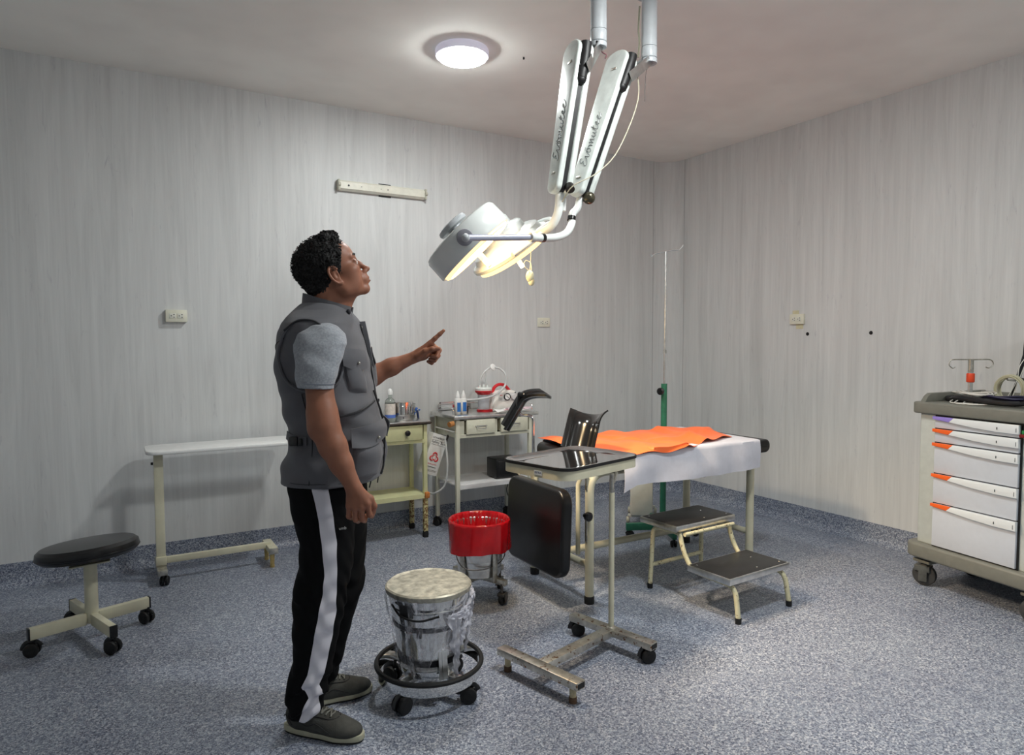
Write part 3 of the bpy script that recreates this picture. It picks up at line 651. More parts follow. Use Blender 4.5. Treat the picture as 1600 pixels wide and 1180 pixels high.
# sheets
M_sheet = mat('white_sheet', (208, 208, 218), .75, var=.02, sheen=.2)
M_orange = mat('orange_drape', (250, 108, 44), .55, var=.05, nscale=6, sheen=.15)
def sheet(u, v):
    x = 2.235 + 1.075 * u; x -= .03 * math.cos(math.pi * v) * (1 - u) ** 3
    s = -.02 + (1.0 - v) * .90        # distance along: far hem .. near hem   (v=1 near hem)
    s = v * .92
    top0, top1 = .05, .75
    wav = .004 * math.sin(9 * x + 3 * v) + .003 * math.sin(23 * x)
    if s < top0: y, z = 3.372 + .004, .782 - (top0 - s)
    elif s < top1: y, z = 3.372 - (s - top0) * (.66 / .7), .7815 + .003 * (1 + math.sin(6 * x + 5 * s))
    else:
        d = s - top1; y = 2.703 - .008 * math.sin(d * 12) - d * (.03 * math.sin(14 * x + 9 * d) + .022 * math.sin(31 * x - 14 * d) + .02 * math.sin(8 * x + 30 * d)) + wav; z = .778 - d * (1 + .06 * math.sin(3.1 * x) + .12 * (1 - u) * math.sin(2 * x) + (.22 * max(0, 1 - u * 12)))
    return Vector((x, y, z))
tag(MB().grid(110, 60, sheet, .002).build('bed_sheet', M_sheet, None, angle=70), 'white bed sheet draped over the side of the examination bed', 'sheet')
def drape(u, v):
    x = 2.15 + 1.14 * u - .10 * u * max(0, v - .3) + .012 * math.sin(9 * v)
    near = 2.695 + .15 * max(0, (u - .55) / .45) + .008 * math.sin(22 * u)
    far = 3.345 - .02 * u + .012 * math.sin(14 * u) - .16 * max(0, (u - .8) / .2)
    y = far + (near - far) * v
    z = .7985 + .008 * math.sin(13 * x + 9 * y) + .005 * math.sin(29 * x - 12 * y + 1) + .014 * math.exp(-((x - 2.95 - .25 * (y - 2.9)) / .035) ** 2) + .012 * math.exp(-((x - 2.62 + .3 * (y - 3)) / .03) ** 2) + .008 * math.exp(-((y - 3.02 - .1 * math.sin(6 * x)) / .03) ** 2)
    if v > .9:
        k = (v - .9) / .1; h = .020 * max(0, math.sin(math.pi * min(1, max(0, (u - .05) / .62)))) * (1.0 + .6 * math.sin(17 * u + 1))
        z -= k * k * h; y -= k * .012 * (h / .035) + .0
        if h > .012: y = min(y, 2.697 - .004)
    return Vector((x, y, max(z, .7885) if v <= .9 else z))
tag(MB().grid(160, 70, drape, .0015).build('orange_drape', M_orange, None, angle=70), 'orange drape spread with creases on top of the white sheet', 'sheet')

# ------------------------------------------------------------ instrument (Mayo) stand
t = thing('instrument_stand', 'mobile instrument stand with rust-spotted steel base and cream post', 'stand', (1.89, 2.335, 0), 14.5)
def htube(mb, p0, p1, w=.05, h=.03):
    p0, p1 = Vector(p0), Vector(p1); L = (p1 - p0).length; a = math.degrees(math.atan2(p1.y - p0.y, p1.x - p0.x))
    return mb.box((p0 + p1) / 2, (L, w, h), (0, 0, a), bev=.0025)
b = htube(MB(), (0, -.225, .078), (0, .225, .078)).build('rear_bar', M_steelrust, t)
for y in (-.2258, .2258): MB().box((0, y, .078), (.038, .002, .02)).build('open_end', M_darkgap, b)
htube(MB(), (-.022, 0, .078), (-.45, 0, .078)).build('centre_bar', M_steelrust, t)
b = htube(MB(), (-.475, -.215, .079), (-.475, .215, .079)).build('front_bar', M_steelrust, t)
for y in (-.2158, .2158): MB().box((-.475, y, .079), (.038, .002, .02)).build('open_end', M_darkgap, b)
for y in (-.19, .19): caster(t, 0, y, -45 if y > 0 else -25, .031, .066)
for y in (-.175, .175):
    f = MB().lathe([(0, .012), (.012, .012), (.014, .064), (0, .064)], 18, c=(-.475, y, 0)).build('peg_foot', mat('pale_peg', (196, 184, 150), .5, var=.12), t)
    MB().lathe([(0, 0), (.016, 0), (.016, .022), (0, .024)], 18, c=(-.475, y, 0)).build('rubber_tip', mat('brown_rubber', (96, 74, 56), .7, var=.2), f)
MB().lathe([(0, 0), (.022, 0), (.022, .004), (.014, .008), (0, .008)], 20, c=(0, 0, .093)).build('weld_collar', M_steelrust, t)
MB().cyl((0, 0, .095), (0, 0, .70), .0125).build('post', M_cream, t)
MB().cyl((0, 0, .55), (0, 0, .785), .0105).build('inner_post', M_steeldull, t)
MB().box((.025, .01, .765), (.012, .03, .05), (0, 25, 0), bev=.003).build('lock_lever', M_steeldull, t)
tc = Matrix.Translation((-.032 + .0, .205, 0))
def ring_of(w, h, r, z0, z1, th):
    m = MB(); o = rrect(w, h, r, 8); i = rrect(w - 2 * th, h - 2 * th, r - th, 8); bm = m.bm; n = len(o)
    V = [[bm.verts.new((x, y, z)) for x, y in P] for P, z in ((o, z0), (o, z1), (i, z1), (i, z0))]
    for a in range(4):
        A, B = V[a], V[(a + 1) % 4]
        for j in range(n): bm.faces.new((A[j], A[(j + 1) % n], B[(j + 1) % n], B[j]))
    bmesh.ops.transform(bm, matrix=tc, verts=bm.verts); return m
ring_of(.535, .40, .07, .788, .829, .003).build('tray_frame', M_cream, t)
MB().box((-.032, .05, .79), (.50, .02, .006)).box((-.032, .36, .79), (.50, .02, .006)).box((-.032, .2, .79), (.02, .38, .006)).build('tray_support', M_cream, t)
tr = thing('steel_tray', 'polished stainless steel tray with black bumper lying on instrument stand', 'tray', (1.89, 2.335, .0), 14.5)
m = MB(); bm = m.bm; L0 = []
for w, h, r, z in ((.535, .40, .07, .829), (.54, .405, .072, .833), (.53, .395, .068, .843), (.505, .37, .06, .838), (.47, .335, .05, .829), (.40, .27, .04, .828), (.02, .02, .005, .829)):
    L0.append([bm.verts.new(tc @ Vector((x, y, z))) for x, y in rrect(w, h, r, 8)])
for A, B in zip(L0, L0[1:]):
    for j in range(len(A)): bm.faces.new((A[j], A[(j + 1) % len(A)], B[(j + 1) % len(A)], B[j]))
bm.faces.new(L0[-1]); bmesh.ops.recalc_face_normals(bm, faces=bm.faces)
m.build('tray_plate', M_chrome, tr, angle=50)
ring_of(.543, .408, .073, .829, .842, .004).build('bumper', M_rubber, tr)
Lt = frame((-.032 - .2675 - .0016, .205, .808), (0, -1, 0), (0, 0, 1))
MB().box((.04, 0, 0), (.045, .02, .0012), M=Lt).build('maker_label', mat('pale_blue_label', (196, 206, 214), .5, var=0), t)
text('lettering', 'PETRA', .013, mat('blue_ink', (40, 60, 120), .5, var=0), t, Lt @ Matrix.Translation((.04, 0, .0008)), .0002)

# ------------------------------------------------------------ step stool
t = thing('step_stool', 'two-step stool with chipped cream tube legs and black treads', 'step stool', (2.762, 2.58, 0), 3)
for s in (-1, 1):
    x = s * .195
    MB().tube(fillet([(x + s * .012, .235, .02), (x, .225, .352), (x, .03, .352), (x, .02, .30), (x, -.012, .23), (x, -.06, .178), (x, -.325, .172), (x + s * .006, -.35, .02)], .055, 8), .0125, 14).build('side_frame', M_creamworn, t)
    MB().lathe([(0, 0), (.0145, 0), (.0155, .028), (0, .03)], 18, c=(x + s * .012, .235, 0)).build('rubber_foot', M_rubber, t)
    MB().lathe([(0, 0), (.0145, 0), (.0155, .028), (0, .03)], 18, c=(x + s * .006, -.35, 0)).build('rubber_foot', M_rubber, t)
MB().cyl((-.2, .232, .13), (.2, .232, .13), .0115).build('cross_bar', M_creamworn, t)
for y, z in ((0, .352), (-.2, .172)): MB().cyl((-.195, y, z), (.195, y, z), .01).build('under_bar', M_creamworn, t)
M_tread = mat('scuffed_black_rubber', (34, 34, 35), .42, var=.1, wear=((170, 170, 168), .74, 30), bump=.15, bscale=160)
for (y, z, n) in ((.155, .382, 'upper_tread'), (-.19, .202, 'lower_tread')):
    r = MB().box((0, y, z - .003), (.47, .27, .032), bev=.003).build(n, M_steel, t)
    MB().box((0, y, z + .0135), (.452, .252, .003), bev=.001).build('rubber_mat', M_tread, r)
    for i, (dx, dy) in enumerate(((.2, -.1), (-.2, .1), (.14, .03), (.03, -.09))): MB().lathe([(0, 0), (.005, 0), (.004, .0015), (0, .002)], 10, c=(dx, y + dy, z + .0148)).build('rivet', M_chrome, r)

# ------------------------------------------------------------ drip stand behind the bed
t = thing('drip_stand', 'green drip stand with thin chrome rod and two hooks in the room corner', 'drip stand', (3.285, 3.50, 0), 0)
M_green = mat('green_enamel', (52, 120, 92), .35, var=.08)
top = Vector((.053, .05, 1.985)); mid = Vector((.028, .027, 1.07))
MB().cyl((0, 0, .05), mid, .021).build('lower_tube', M_green, t)
MB().tube([mid - Vector((0, 0, .05)), mid + Vector((0, 0, .2)), Vector((.034, .03, 1.5)), top], .0085, 12).build('rod', M_steel, t)
MB().lathe([(.009, 0), (.012, 0), (.012, .025), (.009, .025)], 16, c=(.033, .03, 1.28)).build('rod_ring', M_steeldull, t)
kb = mid - Vector((0, 0, .05)); MB().cyl(kb, kb + Vector((-.05, -.02, 0)), .008).lathe([(0, 0), (.018, 0), (.025, .006), (.025, .022), (.018, .028), (0, .028)], 24, M=Matrix.Translation(kb + Vector((-.04, -.016, 0))) @ Vector((-.93, -.37, 0)).to_track_quat('Z', 'Y').to_matrix().to_4x4()).build('clamp_knob', M_blackplastic, t)
hk = smooth_path([top + Rw * -.105 + Uw * -.018, top + Rw * -.10 + Uw * -.035, top + Rw * -.085 + Uw * -.02, top + Rw * -.04 + Uw * -.008, top, top + Rw * .05 + Uw * .01, top + Rw * .09 + Uw * .012, top + Rw * .11 + Uw * .03, top + Rw * .118 + Uw * .045], 5)
MB().tube(hk, .004, 8).build('hook_bar', M_chrome, t)
for a in (-25, 65, 155, 245):
    u = Vector((math.cos(rad(a)), math.sin(rad(a)), 0))
    MB().box((.13, 0, .08), (.26, .028, .05), bev=.003, M=Matrix.Rotation(rad(a), 4, 'Z')).build('base_bar', M_green, t)
    caster(t, u.x * .235, u.y * .235, a, .022, .06)

# ------------------------------------------------------------ oil radiator
t = thing('oil_radiator', 'white oil-filled radiator on small wheels behind the bed', 'heater', (3.355, 3.80, 0), -30.6 + 78)
M_rad = mat('radiator_enamel', (206, 206, 196), .4, var=.02)
for k in range(9):
    MB().prism(rrect(.15, .56, .05, 6), .010, frame((.07 + .043 * k, .0, .36), (0, -1, 0), (0, 0, 1)), bev=.003).build('fin', M_rad, t)
    if k < 8: MB().box((.09 + .043 * k, 0, .36), (.04, .06, .50), bev=.01).build('fin_core', M_rad, t)
MB().prism(rrect(.165, .58, .02, 5), .06, frame((.06, 0, .36), (0, -1, 0), (0, 0, 1)), bev=.008, seg=3).build('control_housing', M_rad, t)
MB().prism([(x * .9, y * 1.35) for x, y in rrect(.13, .2, .062, 8)], .008, frame((-.001, 0, .47), (0, -1, 0), (0, 0, 1)), bev=.003).build('control_panel', mat('dark_grey_panel', (84, 86, 86), .4, var=0), t)
MB().lathe([(0, 0), (.022, 0), (.02, .02), (0, .02)], 24, c=(-.007, 0, .45), rot=(0, -90, 0)).build('thermostat_knob', M_blackplastic, t)
for x in (.06, .36):
    MB().box((x, 0, .06), (.03, .2, .02), bev=.004).build('wheel_bracket', M_rad, t)
    for y in (-.1, .1): MB().cyl((x, y - .012, .026), (x, y + .012, .026), .025, bev=.004).build('wheel', mat('cream_wheel', (190, 188, 172), .5, var=0), t)

# ------------------------------------------------------------ crash cart
CT = thing('crash_cart', 'grey and white drawer cart with orange-striped drawer handles by the right wall', 'medical cart', (3.86, 2.09, 0), math.degrees(math.atan2(-.988, -.155)))
# local x runs along the front towards the camera, +y into the wall side
M_cgrey = mat('warm_grey_plastic', (118, 118, 110), .42, var=.03, bump=.05)
M_cbody = mat('satin_cart_panel', (206, 211, 206), .35, .25, var=.02)
M_draw = mat('cart_drawer_front', (200, 205, 214), .4, var=.01)
M_or = mat('orange_handle_insert', (244, 104, 40), .4, var=0)
M_wh = mat('clear_white_handle', (226, 230, 232), .2, var=0)
M_pu = mat('violet_insert', (150, 132, 214), .4, var=0)
CW, CD = .64, .47
MB().box((CW / 2, CD / 2 + .004, .605), (CW, CD - .008, .73), bev=.012, seg=3).build('body', M_cbody, CT)
pl = [(x + CW / 2, y + CD / 2) for x, y in rrect(CW + .10, CD + .07, .06, 6)]
MB().prism(pl, .082, Matrix.Translation((0, 0, .163)), bev=.015, seg=3).build('base_bumper', M_cgrey, CT)
MB().prism([(x + CW / 2, y + CD / 2 - .005) for x, y in rrect(CW + .055, CD + .05, .035, 5)], .062, Matrix.Translation((0, 0, .967)), bev=.008, seg=3).build('worktop', M_cgrey, CT)
rm = MB()
rm.prism([(-.028, 1.02 - 1.02), (.0, .035), (.025, .05), (CD - .06, .055), (CD + .005, .055), (CD + .01, 0)], .03, frame((-.0, .03, 1.025), (0, 1, 0), (0, 0, 1)), bev=.006)
rm.build('side_rim', M_cgrey, CT)
MB().box((CW / 2, CD + .0, 1.05), (CW + .03, .03, .055), bev=.008).build('back_rim', M_cgrey, CT)
zt = [.962, .895, .819, .651, .489, .252]
for i in range(5):
    z1, z0 = zt[i], zt[i + 1]
    d = MB().box((.32, -.004, (z1 + z0) / 2 - .002), (.43, .02, z1 - z0 - .006), bev=.002).build('drawer', M_draw, CT)
    hz = z1 - .004
    MB().prism([(.100, 0), (.215, .0), (.19, -.024), (.100, -.016)], .014, frame((0, -.014, hz), (1, 0, 0), (0, 0, 1)), bev=.002).build('handle_end', M_pu if i == 0 else M_or, d)
    MB().prism([(.216, 0), (.54, 0), (.542, -.045), (.44, -.045), (.32, -.038), (.191, -.024)], .016, frame((0, -.014, hz), (1, 0, 0), (0, 0, 1)), bev=.002).build('handle', M_wh, d)
    for x_, w_, h_ in ((.44, .004, .012), (.53, .002, .02)): MB().box((x_, -.031, hz - .026), (w_, .001, h_)).build('handle_mark', M_ink, d)
MB().box((.32, .002, .605), (.445, .006, .722)).build('drawer_recess', M_darkgap, CT)
MB().box((.575, -.012, .925), (.05, .02, .018), bev=.002).build('green_tag', mat('green_tag', (40, 130, 70), .5, var=0), CT)
MB().box((.57, -.018, .907), (.06, .014, .016), bev=.003).build('red_tag', mat('dark_red_tag', (120, 20, 28), .4, var=0), CT)
M_cw = mat('grey_castor', (84, 86, 84), .4, .1, var=.1)
for x, y, a in ((.035, .035, 200), (CW - .035, .035, 20), (.035, CD - .04, 190), (CW - .035, CD - .04, 20)):
    caster(CT, x, y, a, .06, .16, twin=False, wheel=mat('dark_tread', (62, 62, 62), .5, var=.1), m=M_cw)
    MB().box((x, y, .138), (.1, .07, .02), bev=.008).build('wheel_fender', M_cgrey, CT)
# IV hook on the cart
ax = Vector((-.155, -.988, 0)); ay = Vector((.988, -.155, 0))
t = thing('cart_drip_hook', 'short steel pole with twin hooks and orange collar on the drawer cart', 'drip hook', (4.02, 1.91, 1.0285), 0)
MB().cyl((0, 0, .0), (0, 0, .19), .012).build('pole', M_steel, t)
MB().cyl((0, 0, .11), (0, 0, .16), .020, bev=.005).build('collar', mat('orange_red_collar', (226, 76, 40), .45, var=.03), t)
MB().cyl((0, 0, .165), (0, 0, .235), .0135, n=20).build('upper_sleeve', M_steeldull, t)
MB().tube(smooth_path([Rw * -.085 + Uw * .193, Rw * -.1 + Uw * .188, Rw * -.118 + Uw * .205, Rw * -.112 + Uw * .228, Rw * -.095 + Uw * .234, Rw * -.03 + Uw * .234, Rw * .05 + Uw * .234, Rw * .095 + Uw * .234, Rw * .115 + Uw * .225, Rw * .12 + Uw * .205, Rw * .1 + Uw * .188, Rw * .08 + Uw * .193], 5), .003, 8).build('hook_bar', M_steeldull, t)
# cables lying on the cart
random.seed(7)
def cart_pt(lx, ly, z): return Vector((3.86, 2.09, 0)) + ax * lx + ay * ly + Vector((0, 0, z))
M_cab = {'black': mat('black_cable', (20, 20, 24), .4, var=.1), 'beige': mat('beige_cable', (176, 172, 146), .45, var=.05), 'white': mat('white_cable', (214, 212, 206), .4, var=0), 'navy': mat('navy_cable', (30, 28, 60), .5, var=.1)}
def loops(c, rx, ry, n, m, r, z0, tilt=None, jit=.012):
    pts = []
    for i in range(n * 14):
        a = 2 * math.pi * i / 14; k = 1 + jit * 8 * math.sin(i * .37)
        if tilt is None: pts.append(c + ax * rx * k * math.cos(a) + ay * ry * k * math.sin(a) + Uw * (z0 + .006 * (1 + math.sin(i * .9)) + .003 * (i / 14)))
        else: pts.append(c + tilt[0] * rx * k * math.cos(a) + tilt[1] * ry * k * math.sin(a) + tilt[2] * (jit * 1.5 * math.sin(i * .23)))
    return MB().tube(smooth_path(pts, 3), r, 7)
base = cart_pt(.33, .12, 0)
tag(loops(cart_pt(.30, .13, 0), .19, .075, 6, 0, .0065, 1.037).build('black_cable_coil', M_cab['black'], None), 'black cable coiled flat on the worktop of the drawer cart', 'cable')
tag(loops(cart_pt(.36, .14, 0), .11, .05, 3, 0, .006, 1.062).build('navy_cable_coil', M_cab['navy'], None), 'navy cable lying on top of the flat black coil', 'cable')
tag(loops(cart_pt(.22, .12, 0), .09, .05, 5, 0, .0022, 1.072, jit=.03).build('thin_white_lead', M_cab['white'], None), 'thin white lead tangled over the coils around the steel pole', 'cable')
tag(loops(cart_pt(.34, .22, 1.112), .066, .068, 8, 0, .0042, 0, (ax, Uw, ay), .01).build('beige_cable_coil', M_cab['beige'], None), 'beige cable coil standing upright at the back of drawer cart', 'cable')
pc = MB()
pc.prism(rrect(.2, .13, .04, 6), .03, frame(cart_pt(.13, .2, 1.03), ax, ay), bev=.012, seg=3)
tag(pc.build('black_pouch', mat('black_cloth', (24, 24, 26), .7, var=.15, bump=.3, bscale=40), None), 'flat black pouch lying at the far end of the cart worktop', 'pouch')
for k, (x, y) in enumerate(((.13, .05), (.17, .03), (.21, .04))):
    tag(MB().tube(smooth_path([cart_pt(x, y + .05, 1.05), cart_pt(x + .01, y, 1.036), cart_pt(x + .06, y - .02, 1.034), cart_pt(x + .12, y + .02, 1.036)], 6), .003, 7).build('lead_wire', M_cab['white'], None), ('short white lead wire nearest the black pouch', 'short white lead wire between the other two wires', 'short white lead wire nearest the steel pole')[k], 'cable', 'short white leads at the front edge of the worktop')
t = thing('monitor_stand', 'black upright frame at the right picture edge with wires hanging', 'stand', tuple(cart_pt(.325, .33, 1.0285)), 0)
fb = lambda x, z, d=0: Rw * x + Uw * z + Fw * d
MB().tube([fb(-.02, .13), fb(.015, .26), fb(.03, .5)], .012, 8).tube([fb(-.02, .13), fb(.1, .12)], .012, 8).tube(smooth_path([fb(-.02, .13), fb(-.045, .06), fb(-.03, .01)], 5), .006, 8).build('frame', M_blackplastic, t)
MB().prism(rrect(.16, .3, .02, 4), .04, frame(fb(.12, .30, .01), (.861, -.509, 0), (0, .0, 1)), bev=.005).build('monitor_back', mat('yellowed_plastic', (214, 210, 176), .4, var=.03), t)
MB().tube(smooth_path([fb(-.075, .13, .0), fb(-.02, .125, .0)], 2), .005, 6).tube([fb(-.078, .15), fb(-.075, .13)], .004, 6).build('side_hook', M_steeldull, t)
MB().tube(smooth_path([fb(.02, .26, -.01), fb(-.02, .2, -.01), fb(-.03, .13, -.01), fb(-.06, .07, -.01), fb(-.09, .02, -.01)], 6), .0022, 6).tube(smooth_path([fb(.02, .24, -.01), fb(0, .19, -.012), fb(-.03, .11, -.012), fb(-.055, .03, -.01)], 6), .0022, 6).build('loose_wire', M_cab['white'], t)
tag(MB().tube([(XR - .012, 2.02, 1.62), (XR - .012, 2.02, 1.45)], .006, 8).build('wall_cord', M_whiteplastic, None), 'white cord running up the wall at the right picture edge', 'cable') if False else None

# ------------------------------------------------------------ theatre lamps
M_lw = mat('lamp_white_enamel', (226, 230, 228), .22, var=.02, nscale=5)
M_lg = mat('lamp_grey_enamel', (186, 190, 194), .3, var=.02)
M_arm = mat('cast_white_arm', (218, 224, 220), .28, .15, var=.06, nscale=14, bump=.06, bscale=30)
M_glass = mat('warm_glass_rim', (255, 226, 170), .3, var=0, emit=(255, 206, 140), estr=1.6)
M_hal = mat('lit_halogen_face', (255, 235, 190), .4, var=0, emit=(255, 214, 150), estr=HALO)
SCRIPT = [  # cursive lettering strokes, unit height letters running along +x
 [(.55, .95), (.25, 1.0), (.1, .75), (.35, .55), (.1, .4), (.0, .12), (.25, .0), (.6, .18)],                      # E
 [(.6, .18), (.8, .52), (.85, .1), (1.0, .0), (1.2, .5)],                                                          # v
 [(1.2, .5), (1.5, .52), (1.32, .5), (1.25, .15), (1.42, .0), (1.6, .25), (1.5, .52), (1.85, .45)],                # o
 [(1.85, .45), (1.9, .0), (2.0, .45), (2.12, .5), (2.15, .0), (2.28, .45), (2.42, .5), (2.42, .05), (2.6, .1)],    # m
 [(2.6, .1), (2.75, .5), (2.72, .1), (2.9, .02), (3.05, .5), (3.05, .05), (3.25, .12)],                            # u
 [(3.25, .12), (3.5, .95), (3.42, .1), (3.6, .0), (3.8, .2)],                                                      # t
 [(3.8, .2), (4.05, .35), (4.0, .55), (3.82, .35), (3.95, .02), (4.25, .15)],                                      # e
 [(4.25, .15), (4.65, .5), (4.45, .52), (4.32, .2), (4.5, .0), (4.8, .15), (5.0, .45)],                            # c
 [(3.3, .6), (3.65, .66)], [(1.33, .72), (1.36, .78)], [(1.5, .74), (1.53, .8)]]
def theatre_lamp(label, tube, ztube, top, bot, ang, ymirror=None):
    top, bot = Vector(top), Vector(bot); t = thing('theatre_lamp', label, 'surgical lamp', (tube[0], tube[1], HC), 0, 'theatre lamps hanging from the ceiling')
    O = Vector((tube[0], tube[1], HC)); q = lambda v: Vector(v) - O
    cz = q((tube[0], tube[1], ztube))
    MB().lathe([(0, 0), (.06, 0), (.058, -.006), (.04, -.010), (0, -.010)], 32).build('ceiling_flange', M_lg, t)
    MB().cyl((0, 0, -.008), (0, 0, cz.z + .075), .0355, n=36).build('ceiling_tube', M_lg, t)
    MB().cyl((0, 0, cz.z + .073), (0, 0, cz.z + .024), .0362, n=36, bev=.0015).cyl((0, 0, cz.z + .022), (0, 0, cz.z), .0365, n=36, bev=.003).build('swivel_joint', M_lg, t)
    d = (-Fw - Rw * .3).normalized()
    MB().cyl(d * .0355 + cz + Uw * .012, d * .0375 + cz + Uw * .012, .005, n=12).lathe([(0, -.001), (.014, -.001), (.012, .002)], 16, c=cz - Uw * .001).build('screw_hole', M_darkgap, t)
    a = (bot - top).normalized()
    nl = (-Fw * math.cos(rad(ang)) - Rw * math.sin(rad(ang))); nl = (nl - a * nl.dot(a)).normalized()
    s = a.cross(nl).normalized()
    if s.dot(-Fw) < 0: s = -s
    L = (bot - top).length
    W0, W1 = .066, .044
    def outline(g=0):
        o = []
        for j in range(13): th = math.pi * j / 12; o.append((-(W0 - g) * math.sin(th) * .75, (W0 - g) * math.cos(th)))
        for j in range(13): th = math.pi * j / 12; o.append((L + (W1 - g) * math.sin(th) * .8, -(W1 - g) * math.cos(th)))
        return o
    def pm(off):   # plate frame: x along arm, y along s, z along nl
        M = Matrix((a, s, a.cross(s))).transposed().to_4x4(); M.translation = q(top) + a.cross(s) * off; return M
    zdir = a.cross(s); sg = 1 if zdir.dot(nl) > 0 else -1
    def plate(o0, o1): lo, hi = sorted((o0 * sg, o1 * sg)); return pm(lo), hi - lo
    M1, h1 = plate(.010, .040); sh = MB().prism(outline(), h1, M1, bev=.009, seg=4).build('arm_shell', M_arm, t)
    M2, h2 = plate(-.040, -.010); sh2 = MB().prism(outline(), h2, M2, bev=.009, seg=4).build('arm_shell', M_arm, t)
    M3, h3 = plate(-.0105, .0105); MB().prism(outline(.008), h3, M3).build('arm_core', M_darkgap, t)
    F = lambda x, y, z: q(top) + a * x + s * y + nl * z
    rc = MB().tube([F(-.03, W0 - .012, 0), F(.02, W0 - .008, 0), F(.12, W0 - .014, 0)], .025, 14).ball(F(.125, W0 - .016, 0), .026, 14)
    rc.build('recess_shade', M_darkgap, t)  # raised dark form stands in for shade inside the arm's opening
    for x in (.05, L - .03): MB().box((x, .0, .0405 * sg if False else 0), (.01, .022, .003)).build('x', M_steeldull, t) if False else None
    lf = Matrix((a, -s, nl)).transposed().to_4x4()
    for x, y in ((.05, 0.01), (L - .05, -.0)):
        M = Matrix((a, s, nl)).transposed().to_4x4(); M.translation = F(x, y, .040); MB().box((0, 0, .001), (.011, .03, .004), bev=.0015, M=M).build('slot_screw', M_steeldull, sh)
    lg = MB(); ht = .052
    for st in SCRIPT:
        pts = [F(L - .10 - x * ht * 1.75, .02 - (y * ht) - .0 + .0, .0405) for x, y in [(px_ * .46, py_ * 1.0) for px_, py_ in [(p[0] * 1.22 + p[1] * .0, p[1]) for p in st]]]
        # slant
        pts = [F(L - .10 - (x * 1.02 + y * .35) * ht * 1.75 * .56, (y - .5) * ht * -1.0, .0405) for x, y in st]
        lg.tube(smooth_path(pts, 5), .0017, 6)
    lg.build('embossed_logo', mat('embossed_grey', (120, 124, 124), .4, .2, var=0), sh)
    # bracket from tube to arm top
    c0 = cz + Uw * .02; c1 = F(.085, W0 + .006, 0)
    mid = (c0 + c1) / 2
    M = frame(mid, c1 - c0, Uw); MB().box((0, 0, .016), ((c1 - c0).length, .045, .004), bev=.001, M=M).box((0, 0, -.016), ((c1 - c0).length, .045, .004), bev=.001, M=M).box((0, -.01, 0), ((c1 - c0).length * .7, .006, .03), M=M).build('bracket', M_steel, t)
    return t, q, F, L
def wires(t, pts, m, r=.0022, name='wire'): MB().tube(smooth_path(pts, 5), r, 6).build(name, m, t)
M_wred = mat('red_brown_wire', (110, 60, 66), .5, var=0); M_wgrey = mat('grey_wire', (90, 88, 88), .5, var=0)
# left lamp (A): holds the far head
A, qa, FA, LA = theatre_lamp('theatre lamp on the left ceiling tube, its stepped head seen behind', (1.883, 2.435), 2.65, (1.775, 2.435, 2.60), (1.690, 2.451, 2.03), 64)
# right lamp (B): holds the near drum head
B, qb, FB, LB = theatre_lamp('theatre lamp on the right ceiling tube, holding the near drum-shaped head', (2.192, 2.454), 2.65, (2.035, 2.465, 2.62), (1.826, 2.479, 2.03), 52)
c = qa((1.883, 2.435, 2.65)); wires(A, [c, c - Uw * .02 - Rw * .02, c - Uw * .035 - Rw * .05, c - Uw * .06 - Rw * .04], M_wred, .004); wires(A, [c, c - Uw * .02 + Rw * .02, c - Uw * .03 + Rw * .035, c - Uw * .045 + Rw * .03], M_wred, .003)
c = qb((2.192, 2.454, 2.65)); wires(B, [c, c - Uw * .02 - Rw * .03, c - Uw * .015 - Rw * .06], M_wred, .004); wires(B, [c, c - Uw * .05 - Rw * .015, c - Uw * .17 - Rw * .018], M_wgrey, .0016); wires(B, [c - Rw * .09 - Uw * .02, c - Rw * .12 - Uw * .06, c - Rw * .125 - Uw * .13, c - Rw * .128 - Uw * .19], M_wgrey, .004)
wires(B, [Vector((0, 0, -.05)) - Rw * .045, Vector((0, 0, -.15)) - Rw * .05, c + Uw * .1 - Rw * .045, c + Uw * .03 - Rw * .05], mat('olive_wire', (140, 138, 120), .5, var=0), .0045)
wires(B, [c - Rw * .06, qb((2.08, 2.4, 2.45)), qb((1.93, 2.35, 2.2)), qb((1.80, 2.33, 2.08)), qb((1.70, 2.37, 2.02)), qb((1.68, 2.42, 1.96))], mat('cream_wire', (196, 190, 168), .5, var=0), .0024, 'cream_flex')
# elbow tubes
MB().tube(smooth_path([qa(v) for v in ((1.690, 2.451, 2.03), (1.687, 2.45, 1.97), (1.678, 2.451, 1.913), (1.661, 2.47, 1.868), (1.638, 2.505, 1.844), (1.620, 2.58, 1.828))], 6), .0185, 16).build('elbow_tube', M_lw, A)
MB().cyl(qa((1.71, 2.45, 1.985)), qa((1.708, 2.45, 1.93)), .011).build('pivot_pin', M_whiteplastic, A)
MB().tube(smooth_path([qb(v) for v in ((1.826, 2.479, 2.03), (1.805, 2.478, 1.96), (1.774, 2.476, 1.926), (1.758, 2.459, 1.881), (1.714, 2.436, 1.835), (1.626, 2.39, 1.803), (1.525, 2.347, 1.788), (1.47, 2.333, 1.785))], 6), .0165, 16).build('elbow_tube', M_lw, B)
for p, d in (((1.763, 2.466, 1.905), (.3, .2, 1)), ((1.533, 2.350, 1.789), (1, .3, .1))):
    d = Vector(d).normalized(); MB().cyl(qb(p) - d * .009, qb(p) + d * .009, .0185).build('black_band', M_blackplastic, B)
MB().ball(qb((1.845, 2.45, 2.0)), .028, 20).build('pivot_cap', mat('dark_bronze_cap', (84, 80, 66), .25, .6, var=.1), B)
MB().cyl(qa((1.71, 2.41, 2.03)), qa((1.705, 2.395, 2.01)), .02).build('pivot_cap', mat('dark_cap', (40, 38, 36), .3, .4, var=.1), A)
MB().cyl(qb((1.490, 2.337, 1.786)), qb((1.462, 2.331, 1.784)), .0195, bev=.003).build('collar', M_lw, B)
